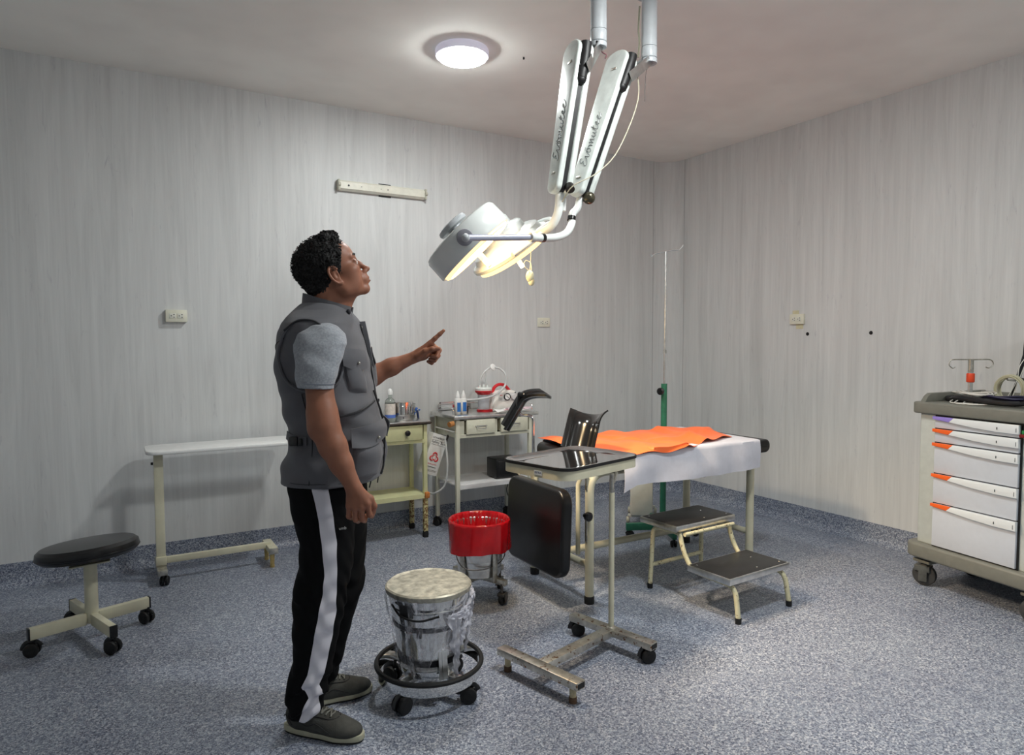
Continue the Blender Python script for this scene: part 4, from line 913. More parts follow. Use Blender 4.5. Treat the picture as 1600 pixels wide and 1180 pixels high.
MB().tube([qb((1.465, 2.332, 1.784)), qb((1.165, 2.31, 1.757))], .0125, 14, flat=.8).build('yoke_bar', mat('lavender_grey_bar', (176, 178, 196), .35, .3, var=0), B)
# near head
n1 = (Rw * .69 - Uw * .72 + Fw * .06).normalized()
def axisM(c, n): M = n.to_track_quat('Z', 'Y').to_matrix().to_4x4(); M.translation = c; return M
H1 = axisM(qb((1.28, 2.526, 1.78)), n1)
hd = MB().lathe([(0, -.052), (.165, -.052), (.176, -.047), (.183, -.035), (.184, .0), (.186, .045), (.182, .052), (.174, .05), (.172, .04)], 72, M=H1).build('lamp_head', M_lw, B)
MB().lathe([(0, -.10), (.05, -.10), (.066, -.095), (.07, -.085), (.066, -.075), (.03, -.072), (.03, -.05)], 48, M=H1).build('rear_cap', M_lg, hd)
MB().lathe([(.172, .042), (.170, .06), (.158, .066), (.155, .066)], 72, M=H1).build('glass_rim', M_glass, hd)
MB().lathe([(.155, .064), (.08, .069), (0, .07)], 72, M=H1).build('glass_face', M_hal, hd)
MB().lathe([(0, .07), (.013, .07), (.012, .135), (.009, .14), (0, .14)], 24, M=H1).build('handle', mat('cream_handle', (240, 226, 190), .4, var=0), hd)
pv = qb((1.165, 2.31, 1.757)); MB().ball(pv, (.016, .016, .016), 20).build('yoke_pivot', M_lg, B)
pn = H1.to_3x3() @ Vector((0, 0, 1)); cc = H1.translation; rd = (pv - cc); rd = (rd - pn * rd.dot(pn)).normalized()
MB().cyl(cc + rd * .15 , cc + rd * .190, .036, .032, n=28, bev=.004).cyl(cc + rd * .18, pv, .010).build('yoke_plate', mat('grey_pivot_plate', (150, 150, 158), .35, var=0), hd)
for k in (-1, 1):
    pp = cc + (rd + H1.to_3x3() @ Vector((.3 * k, .1 * k, 0))).normalized() * .1845; MB().ball(pp, .003, 8).build('screw', M_ink, hd)
# far head
n2 = (Rw * .55 - Uw * .80 + Fw * .26).normalized()
H2 = axisM(qa((1.60, 2.725, 1.80)), n2)
hd2 = MB().lathe([(0, -.145), (.055, -.145), (.066, -.135), (.07, -.1), (.078, -.095), (.10, -.092), (.112, -.082), (.118, -.055), (.128, -.05), (.15, -.046), (.168, -.036), (.178, -.012), (.196, -.006), (.203, .004), (.2, .018), (.188, .024)], 80, M=H2).build('lamp_head', M_lw, A)
MB().lathe([(.186, .02), (.182, .04), (.168, .046)], 72, M=H2).build('glass_rim', M_glass, hd2)
MB().lathe([(.168, .045), (.08, .05), (0, .051)], 72, M=H2).build('glass_face', M_hal, hd2)
MB().lathe([(0, .05), (.012, .05), (.011, .11), (0, .112)], 24, M=H2).build('handle', mat('cream_handle2', (240, 232, 206), .4, var=0), hd2)
R3 = H2.to_3x3(); ux = Vector((Rw * .8 + Uw * .55)); ux = (ux - n2 * ux.dot(n2)).normalized(); uy = n2.cross(ux); c2 = H2.translation
if uy.dot(-Fw) < 0: uy = -uy
yk = [c2 + (ux * math.cos(b) + uy * math.sin(b)) * .228 + n2 * -.0 for b in (rad(v) for v in range(-95, 96, 10))]
MB().tube(yk, .0095, 10).build('yoke', M_lw, A)
for b in (-95, 95):
    e = c2 + (ux * math.cos(rad(b)) + uy * math.sin(rad(b))) * .228; MB().cyl(e, c2 + (e - c2).normalized() * .19, .012).build('yoke_pivot', M_lg, A)
MB().tube([qa((1.620, 2.58, 1.828)), c2 + (ux * math.cos(rad(30)) + uy * math.sin(rad(30))) * .228], .014, 12).build('yoke_stub', M_lw, A)
# pull switch
sw = thing('pendant_switch', 'small cream pendant switch dangling on a thin flex below the lamps', 'switch', (1.606, 2.56, 1.66), 0)
MB().ball((0, 0, -.006), (.019, .014, .027), 16).ball((.008, 0, -.03), (.015, .012, .018), 14).build('switch_body', mat('cream_switch', (232, 230, 196), .4, var=0), sw)
MB().tube(smooth_path([(-.004, 0, .02), (-.022, 0, .03), (-.03, 0, .05), (-.018, 0, .062), (-.002, -.01, .05), (-.004, -.02, .0185)], 5), .0016, 6).tube(smooth_path([(0, 0, .018), (0.002, -.005, .09), (.004, -.01, .16), (.01, -.1, .165)], 5), .0016, 6).build('flex', mat('cream_flex2', (226, 222, 190), .5, var=0), sw)
for H, tt in ((H1, B), (H2, A)):
    d = H.to_3x3() @ Vector((0, 0, 1)); l = lamp('halogen_bulb', 'SPOT', H.translation + d * .085, SPOT, (1, .80, .56), tt, spot_size=rad(84), spot_blend=1.0, shadow_soft_size=.05)
    l.rotation_euler = (-d).to_track_quat('Z', 'Y').to_euler()
# ------------------------------------------------------------ implicit-surface modelling for the person
class Field:
    def __init__(s, lo, hi, h):
        s.lo = np.array(lo, np.float32); s.h = h
        s.n = [int(math.ceil((b - a) / h)) + 1 for a, b in zip(lo, hi)]
        s.ax = [(lo[i] + h * np.arange(s.n[i])).astype(np.float32) for i in range(3)]
        s.F = np.full(s.n, .2, np.float32)
    def block(s, lo, hi):
        sl = []
        for i in range(3):
            a = max(0, int((lo[i] - s.lo[i]) / s.h) - 1); b = min(s.n[i], int((hi[i] - s.lo[i]) / s.h) + 3); sl.append(slice(a, max(b, a)))
        P = [s.ax[0][sl[0]][:, None, None], s.ax[1][sl[1]][None, :, None], s.ax[2][sl[2]][None, None, :]]
        return tuple(sl), P
    def put(s, fn, lo, hi, k=.01, carve=False):
        m = k + 4 * s.h
        sl, P = s.block([v - m for v in lo], [v + m for v in hi])
        if 0 in [x.stop - x.start for x in sl]: return s
        d = fn(*P); a = s.F[sl]
        if carve: a, d = -a, d
        h = np.maximum(k - np.abs(a - d), 0) / max(k, 1e-6); r = np.minimum(a, d) - h * h * k * .25
        s.F[sl] = -r if carve else r; return s
    def cap(s, a, b, ra, rb=None, k=.01, flat=None, carve=False):
        """tapered capsule; flat = (axis, ratio) squashes its section"""
        a = np.array(a, np.float32); b = np.array(b, np.float32); rb = ra if rb is None else rb; R = max(ra, rb); d = b - a; L = float(d @ d) + 1e-9
        if flat: ax = np.array(flat[0], np.float32); ax /= np.linalg.norm(ax); q = 1 / flat[1] - 1
        def f(x, y, z):
            X, Y, Z = x - a[0], y - a[1], z - a[2]
            t = np.clip((X * d[0] + Y * d[1] + Z * d[2]) / L, 0, 1)
            X, Y, Z = X - t * d[0], Y - t * d[1], Z - t * d[2]
            if flat: w = (X * ax[0] + Y * ax[1] + Z * ax[2]) * q; X, Y, Z = X + w * ax[0], Y + w * ax[1], Z + w * ax[2]
            return np.sqrt(X * X + Y * Y + Z * Z) - (ra + (rb - ra) * t)
        return s.put(f, np.minimum(a, b) - R, np.maximum(a, b) + R, k, carve)
    def chain(s, pts, rs, k=.008, **kw):
        for i in range(len(pts) - 1): s.cap(pts[i], pts[i + 1], rs[i], rs[i + 1], k, **kw)
        return s
    def ell(s, c, r, k=.01, X=None, carve=False, disp=None, keep=None):
        """ellipsoid in a local frame X = (matrix, origin)"""
        R, O = X if X else (np.eye(3), np.zeros(3)); c = np.array(c); r = np.array(r, float)
        w = R @ c + O; m = float(max(r)) + .012
        def f(x, y, z):
            x, y, z = x - O[0], y - O[1], z - O[2]
            l = [R[0, i] * x + R[1, i] * y + R[2, i] * z for i in range(3)]
            q = [(l[i] - c[i]) / r[i] for i in range(3)]
            n = np.sqrt(q[0] ** 2 + q[1] ** 2 + q[2] ** 2); g = np.sqrt((q[0] / r[0]) ** 2 + (q[1] / r[1]) ** 2 + (q[2] / r[2]) ** 2)
            d = (n - 1) * n / np.maximum(g, 1e-5)
            if disp: d = d + disp(*l)
            if keep: d = np.maximum(d, keep(*l))
            return d.astype(np.float32)
        return s.put(f, w - m, w + m, k, carve)
    def loft(s, rows, k=.01, e=2.0, disp=None, carve=False, off=0.):
        """rows of (z, cx, hx, cy, hy)"""
        A = np.array(sorted(rows), float); z0, z1 = A[0, 0], A[-1, 0]
        def f(x, y, z):
            g = lambda i: np.interp(z.ravel(), A[:, 0], A[:, i]).reshape(z.shape).astype(np.float32)
            cx, hx, cy, hy = g(1), g(2) + off, g(3), g(4) + off
            q = (np.abs((x - cx) / hx) ** e + np.abs((y - cy) / hy) ** e) ** (1 / e)
            d = (q - 1) * np.minimum(hx, hy) * 1.0
            d = np.maximum(d, np.maximum(z0 - z, z - z1))
            if disp: d = d + disp(x, y, z)
            return d
        lo = [min(A[:, 1] - A[:, 2]), min(A[:, 3] - A[:, 4]), z0]; hi = [max(A[:, 1] + A[:, 2]), max(A[:, 3] + A[:, 4]), z1]
        return s.put(f, lo, hi, k, carve)
    def cut(s, fn): s.F = np.maximum(s.F, fn(s.ax[0][:, None, None], s.ax[1][None, :, None], s.ax[2][None, None, :])).astype(np.float32); return s
    def mesh(s, name, m, parent, smooth=1):
        F = s.F; S_ = F < 0; n = s.n
        acc = np.zeros([v - 1 for v in n], np.int8)
        for i in (0, 1):
            for j in (0, 1):
                for k in (0, 1): acc += S_[i:n[0] - 1 + i, j:n[1] - 1 + j, k:n[2] - 1 + k]
        C = np.argwhere((acc > 0) & (acc < 8)); idx = -np.ones([v - 1 for v in n], np.int32); idx[tuple(C.T)] = np.arange(len(C))
        off = np.array([(i, j, k) for i in (0, 1) for j in (0, 1) for k in (0, 1)])
        val = np.stack([F[tuple((C + o).T)] for o in off], 1)
        P = np.zeros((len(C), 3)); W = np.zeros(len(C))
        for a in range(8):
            for b in range(a + 1, 8):
                if np.abs(off[a] - off[b]).sum() != 1: continue
                va, vb = val[:, a], val[:, b]; x = (va < 0) != (vb < 0); t = np.where(x, va / np.where(x, va - vb, 1), 0)
                P += np.where(x[:, None], off[a] + t[:, None] * (off[b] - off[a]), 0); W += x
        V = (C + P / W[:, None]) * s.h + s.lo
        Q = []
        for d in range(3):
            e = [slice(None)] * 3; f = [slice(None)] * 3; e[d] = slice(0, n[d] - 1); f[d] = slice(1, n[d])
            sa, sb = S_[tuple(e)], S_[tuple(f)]; E = np.argwhere(sa != sb); o1, o2 = (d + 1) % 3, (d + 2) % 3
            E = E[(E[:, o1] > 0) & (E[:, o2] > 0) & (E[:, o1] < n[o1] - 1) & (E[:, o2] < n[o2] - 1)]
            u = np.zeros(3, int); v = np.zeros(3, int); u[o1] = 1; v[o2] = 1
            q = np.stack([idx[tuple((E - u - v).T)], idx[tuple((E - v).T)], idx[tuple(E.T)], idx[tuple((E - u).T)]], 1)
            fl = ~sa[tuple(E.T)]; q[fl] = q[fl][:, ::-1]; Q.append(q)
        Q = np.concatenate(Q); Q = Q[(Q >= 0).all(1)]
        for _ in range(smooth):   # gentle relaxation
            A = np.zeros_like(V); N = np.zeros(len(V))
            for a, b in ((0, 1), (1, 2), (2, 3), (3, 0)):
                for i, j in ((a, b), (b, a)):
                    A[:, 0] += np.bincount(Q[:, i], V[Q[:, j], 0], len(V)); A[:, 1] += np.bincount(Q[:, i], V[Q[:, j], 1], len(V)); A[:, 2] += np.bincount(Q[:, i], V[Q[:, j], 2], len(V)); N += np.bincount(Q[:, i], minlength=len(V))
            V = V * .5 + (A / np.maximum(N, 1)[:, None]) * .5
        me = bpy.data.meshes.new(name); me.vertices.add(len(V)); me.vertices.foreach_set('co', V.astype(np.float32).ravel())
        me.loops.add(len(Q) * 4); me.loops.foreach_set('vertex_index', Q.astype(np.int32).ravel())
        me.polygons.add(len(Q)); me.polygons.foreach_set('loop_start', np.arange(0, len(Q) * 4, 4, dtype=np.int32)); me.polygons.foreach_set('loop_total', np.full(len(Q), 4, np.int32))
        me.polygons.foreach_set('use_smooth', [True] * len(Q)); me.update(calc_edges=True); me.validate(); me.materials.append(m)
        o = bpy.data.objects.new(name, me); COL.objects.link(o); o.parent = parent; return o

PR = thing('person', 'person in a grey utility vest and black tracksuit trousers pointing at the lamps', 'person', (.652, 2.38, 0), -30.582)
M_skin = mat('skin', (148, 98, 76), .5, var=.05, nscale=18, sss=.12, bump=.06, bscale=350)
k = NT(M_skin)
M_hair = mat('curly_black_hair', (14, 12, 12), .7, var=.3, nscale=120, bump=.5, bscale=260)
M_vest = mat('grey_twill', (92, 92, 97), .7, var=.04, nscale=10, bump=.35, bscale=600, sheen=.15)
M_vdark = mat('dark_binding', (40, 40, 44), .7, var=.1)
M_shirt = mat('heather_grey_jersey', (150, 154, 161), .8, var=.10, nscale=150, sheen=.2)

# head frame: tipped back and turned a little away
py, pz = rad(26), rad(17)
RY = np.array([[math.cos(py), 0, -math.sin(py)], [0, 1, 0], [math.sin(py), 0, math.cos(py)]]); RZ = np.array([[math.cos(pz), -math.sin(pz), 0], [math.sin(pz), math.cos(pz), 0], [0, 0, 1]])
HR = RZ @ RY; HO = np.array([.027, 0, 1.607]); HX = (HR, HO)
def hp(x, y, z): return HR @ np.array((x, y, z)) + HO
B_ = Field((-.14, -.32, .785), (.41, .34, 1.77), .0028)
# torso core, neck
B_.loft([(.80, 0, .10, 0, .14), (1.0, .02, .11, 0, .15), (1.2, 0, .12, 0, .155), (1.36, -.01, .12, 0, .17), (1.43, -.01, .08, 0, .11), (1.47, 0, .06, 0, .07)], .02)
B_.chain([(.012, 0, 1.60), (.012, 0, 1.53), (.0, 0, 1.43)], [.055, .055, .064], .02)
B_.cap(hp(.02, 0, -.07), (.03, 0, 1.47), .04, .045, .03)
B_.cap((.062, .0, 1.525), (.056, .0, 1.48), .016, .012, .02)
# skull and face
B_.ell((-.014, 0, .035), (.093, .073, .085), .02, HX).ell((.045, 0, .04), (.048, .056, .055), .025, HX).ell((.040, 0, -.03), (.052, .054, .068), .02, HX)
for s_ in (-1, 1):
    B_.cap(hp(-.002, s_ * .048, -.050), hp(.008, s_ * .046, -.074), .018, .016, .02).cap(hp(.008, s_ * .046, -.074), hp(.070, s_ * .016, -.096), .016, .015, .02)
    B_.ell((.056, s_ * .043, -.02), (.026, .019, .018), .02, HX)
    B_.cap(hp(.086, s_ * .010, .021), hp(.077, s_ * .040, .022), .0085, .007, .012)
    B_.ell((.101, s_ * .030, .002), (.016, .015, .011), .012, HX, carve=True)
    B_.ell((.0775, s_ * .031, .001), (.0138, .0145, .0125), .004, HX)
    B_.cap(hp(.086, s_ * .020, .0055), hp(.083, s_ * .043, .0045), .0038, .0032, .004)
    B_.ell((.100, s_ * .0115, -.0405), (.010, .0075, .0075), .005, HX)
    # ear
    E = [hp(-.002 + .0 + .016 * math.sin(a) * 1.0 - .003, s_ * (.0765 + .006 * (1 + math.cos(a - .6)) * .5), .002 + .030 * math.cos(a) * 1.0) for a in (rad(v) for v in range(-215, 61, 25))]
    E = [hp(.000 - .018 * math.cos(b) - .004 * math.sin(b), s_ * (.0765 + .010 * max(0, math.cos(b))), -.016 + .031 * math.sin(b)) for b in (rad(v) for v in range(-95, 151, 20))]
    B_.ell((-.002, s_ * .074, -.016), (.015, .006, .028), .006, HX)
    B_.chain(E, [.0042] * len(E), .004)
    B_.ell((.005, s_ * .075, -.044), (.0085, .0055, .009), .006, HX)
    B_.ell((.005, s_ * .082, -.018), (.0075, .0075, .013), .003, HX, carve=True)
    B_.ell((.036, s_ * .043, -.055), (.036, .018, .038), .022, HX)
B_.ell((.0785, 0, -.095), (.014, .021, .0145), .016, HX)
B_.chain([hp(.086, 0, .014), hp(.097, 0, -.008), hp(.110, 0, -.032)], [.0065, .0072, .0088], .010)
B_.ell((.1135, 0, -.0355), (.0105, .0115, .0095), .006, HX)
for s_ in (-1, 1): B_.ell((.107, s_ * .0062, -.0475), (.004, .003, .004), .002, HX, carve=True)
B_.ell((.087, 0, -.064), (.019, .028, .023), .014, HX)
B_.cap(hp(.1005, -.011, -.0635), hp(.1005, .011, -.0635), .0052, k=.006).cap(hp(.0985, -.010, -.0752), hp(.0985, .010, -.0752), .0060, k=.006)
B_.ell((.106, 0, -.0700), (.008, .021, .0012), .002, HX, carve=True)
B_.ell((.100, 0, -.0865), (.008, .014, .004), .006, HX, carve=True)
# near (right) arm
B_.chain([(.015, -.160, 1.365), (.030, -.212, 1.27), (.050, -.240, 1.14)], [.042, .043, .045], .02)
B_.chain([(.050, -.240, 1.14), (.058, -.248, 1.10), (.085, -.252, 1.04), (.110, -.252, .985), (.150, -.25, .905)], [.046, .046, .042, .034, .0245], .02, flat=((0, 1, 0), .92))
B_.ell((.030, -.245, 1.095), (.02, .022, .028), .02)
K = [(.134, -.252, .850), (.153, -.256, .845), (.173, -.256, .847), (.191, -.252, .856)]
W0_ = [(.140, -.250, .903), (.146, -.252, .905), (.153, -.252, .905), (.160, -.250, .905)]
for w, q_ in zip(W0_, K): B_.cap(w, q_, .0145, .0108, .012)
B_.ell((.160, -.247, .872), (.032, .014, .03), .012)
PL = (.036, .041, .042, .037)
for i, q_ in enumerate(K):
    q_ = np.array(q_); L_ = PL[i]; dx = (-.004, -.001, .0, .004)[i]
    p1 = q_ + (dx, .010, -L_); p2 = p1 + (.002, .021, -.010); p3 = p2 + (.003, .014, .013)
    B_.chain([q_, p1, p2, p3], [.0098, .0088, .0082, .0072], .0035); B_.ell(q_, (.0105, .0085, .0105), .006); B_.ell(p1, (.0088, .009, .0088), .004)
B_.chain([(.168, -.244, .893), (.196, -.236, .868), (.206, -.228, .843), (.202, -.221, .820)], [.0145, .0125, .0105, .0085], .006)
# far (left) arm, raised to point
B_.chain([(.01, .160, 1.365), (.022, .215, 1.29), (.048, .255, 1.215)], [.042, .042, .045], .02)
B_.chain([(.048, .258, 1.214), (.105, .266, 1.236), (.18, .274, 1.27), (.262, .28, 1.305)], [.042, .040, .032, .0225], .02, flat=((0, 1, 0), .95))
KL = [(.331, .276, 1.362), (.339, .289, 1.352), (.336, .300, 1.336), (.326, .309, 1.320)]
for w, q_ in zip([(.268, .277, 1.312), (.268, .283, 1.309), (.267, .288, 1.305), (.265, .291, 1.300)], KL): B_.cap(w, q_, .0145, .0112, .012)
B_.ell((.297, .285, 1.318), (.030, .018, .024), .014)
B_.chain([KL[0], (.350, .275, 1.380), (.369, .275, 1.397), (.384, .275, 1.4105)], [.0105, .0092, .0082, .0066], .004)
B_.chain([KL[1], (.366, .282, 1.334), (.356, .268, 1.309), (.338, .263, 1.312)], [.0102, .0096, .0086, .0075], .003)
B_.chain([KL[2], (.360, .295, 1.313), (.347, .281, 1.294), (.330, .274, 1.300)], [.0100, .0092, .0084, .0075], .003)
B_.chain([KL[3], (.345, .305, 1.297), (.334, .291, 1.283), (.321, .284, 1.290)], [.0090, .0082, .0074, .0066], .003)
B_.chain([(.283, .268, 1.310), (.315, .256, 1.330), (.342, .252, 1.339), (.367, .256, 1.341)], [.0150, .0118, .0100, .0080], .006)
body = B_.mesh('body', M_skin, PR, 1)
# eyes, brows
for s_ in (-1, 1):
    e = MB().ball(hp(.0805, s_ * .031, .0), .0118, 16).build('eye', mat('eye_white', (220, 214, 208), .2, var=0), PR)
    MB().ball(hp(.0885, s_ * .031, .003), .0052, 12).build('iris', mat('dark_iris', (34, 22, 16), .1, var=0), e)
    MB().tube(smooth_path([hp(.0945, s_ * .012, .022), hp(.093, s_ * .024, .028), hp(.085, s_ * .041, .0245)], 6), lambda t: .0035 * math.sin(math.pi * min(max(t, .12), .9)) + .0006, 6, flat=1.2).build('eyebrow', M_hair, PR)
MB().tube(smooth_path([hp(.1050, -.012, -.0640), hp(.1068, 0, -.0630), hp(.1050, .012, -.0640)], 4), .0016, 6).tube(smooth_path([hp(.1035, -.010, -.0758), hp(.1052, 0, -.0765), hp(.1035, .010, -.0758)], 4), .0022, 6).build('lips', mat('lip', (138, 84, 74), .45, var=0), PR)
# hair
HF = Field((-.17, -.13, 1.47), (.13, .13, 1.79), .0026)
def curl(x, y, z):
    a = np.sin(330 * x + 2.2 * np.sin(190 * z)) * np.sin(310 * y + 2.0 * np.sin(170 * x)) * np.sin(340 * z + 2.1 * np.sin(210 * y))
    b = np.sin(150 * x + 60 * y + 3 * np.sin(90 * z)) * np.sin(140 * z - 70 * y)
    return .0072 * a + .0034 * b
def hairline(x, y, z):
    zz = np.broadcast_to(z, np.broadcast(x, y, z).shape)
    f = np.interp(zz, [-.085, -.05, -.022, -.018, .012, .03, .06, .085, .11], [-.045, -.034, -.022, .024, .034, .044, .062, .078, .09])
    wid = .004 * np.sin(900 * y) * 0
    return np.maximum((x - f - wid - .0), -(z + .078 - .35 * np.minimum(0, x + .03) * 0))
HF.ell((-.016, 0, .042), (.101, .083, .090), .004, HX, disp=curl, keep=hairline)
HF.ell((.028, 0, .112), (.046, .055, .026), .012, HX, disp=curl).ell((-.050, 0, .0), (.062, .066, .080), .01, HX, disp=curl, keep=hairline)
random.seed(3)
hair = HF.mesh('hair', M_hair, PR, 0)
hb = MB()
for i in range(900):
    th = random.uniform(0, 2 * math.pi); ph = math.acos(random.uniform(-.85, 1))
    x, y, z = -.016 + .102 * math.sin(ph) * math.cos(th), .085 * math.sin(ph) * math.sin(th), .042 + .092 * math.cos(ph)
    lim = np.interp(z, [-.085, -.05, -.022, -.018, .012, .03, .06, .085, .13], [-.045, -.034, -.022, .024, .034, .044, .062, .082, .095])
    if x > lim - .004 or z < -.07: continue
    c = hp(x, y, z); n = Vector(hp(x * 1.02, y * 1.02, z * 1.02) - c).normalized(); t1 = n.orthogonal().normalized(); t2 = n.cross(t1); R_ = random.uniform(.003, .0055); a0 = random.uniform(0, 6.28); w = random.uniform(-1, 1)
    hb.tube([Vector(c) + (t1 * math.cos(a0 + q) + t2 * math.sin(a0 + q)) * R_ + n * (.0005 + .0012 * q + .002 * w * math.sin(q)) for q in (j * .75 for j in range(8))], .0009, 4)
hb.build('curls', M_hair, hair)

# shirt
SF = Field((-.16, -.31, 1.16), (.17, .31, 1.46), .0032)
def wr(x, y, z): return .0022 * np.sin(38 * z + 24 * x) * np.sin(30 * x - 20 * z + 1) + .0012 * np.sin(90 * z + 50 * x)
slv = lambda s_: [(1.205, .029, .057, s_ * .236, .050), (1.25, .029, .062, s_ * .230, .053), (1.30, .031, .072, s_ * .216, .057), (1.36, .032, .084, s_ * .188, .060), (1.395, .032, .072, s_ * .170, .060), (1.42, .035, .045, s_ * .160, .050), (1.432, .036, .02, s_ * .15, .02)]
for s_ in (-1, 1): SF.loft(slv(s_), .01, 2.2, wr)
SF.cut(lambda x, y, z: np.broadcast_to((1.222 + .05 * np.abs(x) * 0 - .04 * (x - .03)) - z, np.broadcast(x, y, z).shape))
for s_ in (-1, 1): SF.loft([(z - .01, a, b, c, d) for z, a, b, c, d in slv(s_)[:4]], .003, 2.2, wr, carve=True, off=-.0075)
SF.loft([(1.16, 0, .09, 0, .13), (1.4, 0, .10, 0, .14), (1.44, 0, .07, 0, .1)], .01)
shirt = SF.mesh('shirt', M_shirt, PR, 1)
for s_ in (-1,):
    hem = [(.029 + .0595 * math.cos(a), s_ * .2335 + .052 * math.sin(a), 1.238 - .04 * (.0585 * math.cos(a))) for a in (2 * math.pi * j / 40 for j in range(40))]
    MB().tube(hem, .0011, 5, True).build('hem_stitch', mat('shirt_stitch', (118, 124, 136), .8, var=0), shirt)

# vest
VR = [(.846, .008, .162, 0, .188), (.882, .016, .170, 0, .190), (.95, .025, .170, 0, .184), (1.018, .033, .161, 0, .178), (1.075, .033, .160, 0, .176), (1.131, .022, .158, 0, .176), (1.199, .008, .159, 0, .186), (1.265, -.002, .153, 0, .196),
      (1.345, -.007, .146, 0, .204), (1.40, -.013, .132, 0, .206), (1.43, -.013, .122, 0, .192), (1.45, -.012, .112, 0, .160), (1.475, -.008, .096, 0, .108), (1.50, .0, .08, 0, .078)]
VF = Field((-.20, -.23, .82), (.23, .23, 1.52), .0036)
def vfold(x, y, z):
    return (.0045 * np.sin(26 * z + 16 * x + 8 * y) * np.sin(19 * x - 13 * z + 2) + .0035 * np.sin(34 * z + 40 * x + 3 * np.sin(12 * z)) * np.sin(9 * z + 10 * x) + .0028 * np.sin(55 * z - 30 * x + 12 * y) * np.sin(20 * z + 1) + .004 * np.sin(70 * x + 9 * z) * np.exp(-((z - 1.04) / .05) ** 2) * .6)
VF.loft(VR, .01, 2.35, vfold)
VF.cut(lambda x, y, z: np.broadcast_to((.888 + .06 * (x - .05) * (x > .05)) - z, np.broadcast(x, y, z).shape))
vest = VF.mesh('vest', M_vest, PR, 1)
VA = np.array(sorted(VR))
def vp(a, z, off=0., e=2.35):
    g = [float(np.interp(z, VA[:, 0], VA[:, i])) for i in (1, 2, 3, 4)]
    a = rad(a); sa, ca = math.sin(a), math.cos(a); hx, hy = g[1] + off, g[3] + off
    x, y = g[0] + hx * math.copysign(abs(sa) ** (2 / e), sa), g[2] - hy * math.copysign(abs(ca) ** (2 / e), ca)
    d = -float(vfold(x, y, z)); q_ = Vector((x - g[0], y - g[2], 0)).normalized(); x += q_.x * d; y += q_.y * d
    return Vector((x, y, z))
def patch(name, a0, a1, z0, z1, off, m, parent, bulge=.0, slant=0, nu=16, nv=14, zf=None):
    def f(u, v):
        b = math.sin(math.pi * u) ** .4 * math.sin(math.pi * v) ** .4 if 0 < u < 1 and 0 < v < 1 else 0
        zz = z0 + (z1 - z0) * v + slant * (u - .5)
        if zf: zz += zf(u, v)
        return vp(a0 + (a1 - a0) * u, zz, off * (b if bulge else 1) + bulge * b)
    return MB().grid(nu, nv, f, .003).build(name, m, parent)
# pockets
p = patch('chest_pocket', 40, 72, 1.20, 1.32, .006, M_vest, vest, .010, -.012)
patch('pocket_flap', 37, 76, 1.285, 1.345, .014, M_vest, p, 0, -.012, zf=lambda u, v: -.012 * math.sin(math.pi * u) * (1 - v))
MB().ball(vp(58, 1.297, .019), (.005, .003, .005), 10).build('snap_button', M_steeldull, p)
p = patch('hip_pocket', 30, 78, .908, 1.07, .008, M_vest, vest, .012, .012)
patch('pocket_flap', 27, 82, 1.035, 1.095, .024, M_vest, p, 0, .022, zf=lambda u, v: -.014 * math.sin(math.pi * u) * (1 - v))
MB().ball(vp(62, 1.047, .030), (.005, .003, .005), 10).build('snap_button', M_steeldull, p)
p = patch('chest_pocket', 140, 108, 1.20, 1.32, .006, M_vest, vest, .010, .012)
patch('pocket_flap', 143, 104, 1.285, 1.345, .014, M_vest, p, 0, .012)
p = patch('hip_pocket', 148, 114, .908, 1.07, .008, M_vest, vest, .012, -.012)
patch('pocket_flap', 150, 112, 1.035, 1.095, .018, M_vest, p, 0, -.022)
def seam(name, pts, r, m, off=.001): return MB().tube(smooth_path([vp(a, z, off + o) for a, z, o in pts], 5), r, 6).build(name, m, vest)
seam('zip_line', [(20, 1.125, .002), (40, 1.135, .004), (60, 1.15, .004), (80, 1.165, .003)], .0042, M_vdark)
seam('front_zip', [(94, .905, -.001), (94, 1.05, -.001), (94, 1.2, -.001), (94, 1.32, -.001), (94, 1.43, .0)], .0035, M_vdark)
seam('zip_line', [(160, 1.125, .002), (140, 1.135, .004), (120, 1.15, .003), (106, 1.16, .001)], .0042, M_vdark)
seam('side_seam', [(-12, 1.20, .001), (-10, 1.05, .001), (-8, .90, .001)], .0016, M_vdark)
seam('hem_seam', [(-80, .904, .001), (-30, .904, .001), (0, .904, .001), (35, .904, .002)], .0012, M_vdark)
seam('yoke_seam', [(-75, 1.33, .002), (-50, 1.36, .003), (-30, 1.38, .002)], .0012, M_vdark)
st = patch('waist_strap', -62, -16, 1.035, 1.062, .006, M_vest, vest, 0, -.012)
MB().box(vp(-32, 1.043, .012), (.03, .008, .032), (0, 0, -12), bev=.003).box(vp(-22, 1.041, .012), (.012, .008, .026), bev=.003).build('buckle', M_blackplastic, st)
# armhole binding
AH = [(-34, 1.375), (-22, 1.415), (-4, 1.437), (16, 1.425), (34, 1.385), (40, 1.33), (36, 1.27), (20, 1.22), (-10, 1.21), (-30, 1.25), (-38, 1.32)]
MB().tube(smooth_path([vp(a, z, .004) for a, z in AH], 5, True), .0048, 8, True).build('armhole_binding', M_vest, vest)
MB().tube(smooth_path([vp(a, z, .010) for a, z in ((-26, 1.405), (-8, 1.436), (8, 1.436), (22, 1.415))], 5), .0035, 8).build('binding_edge', M_vdark, vest)
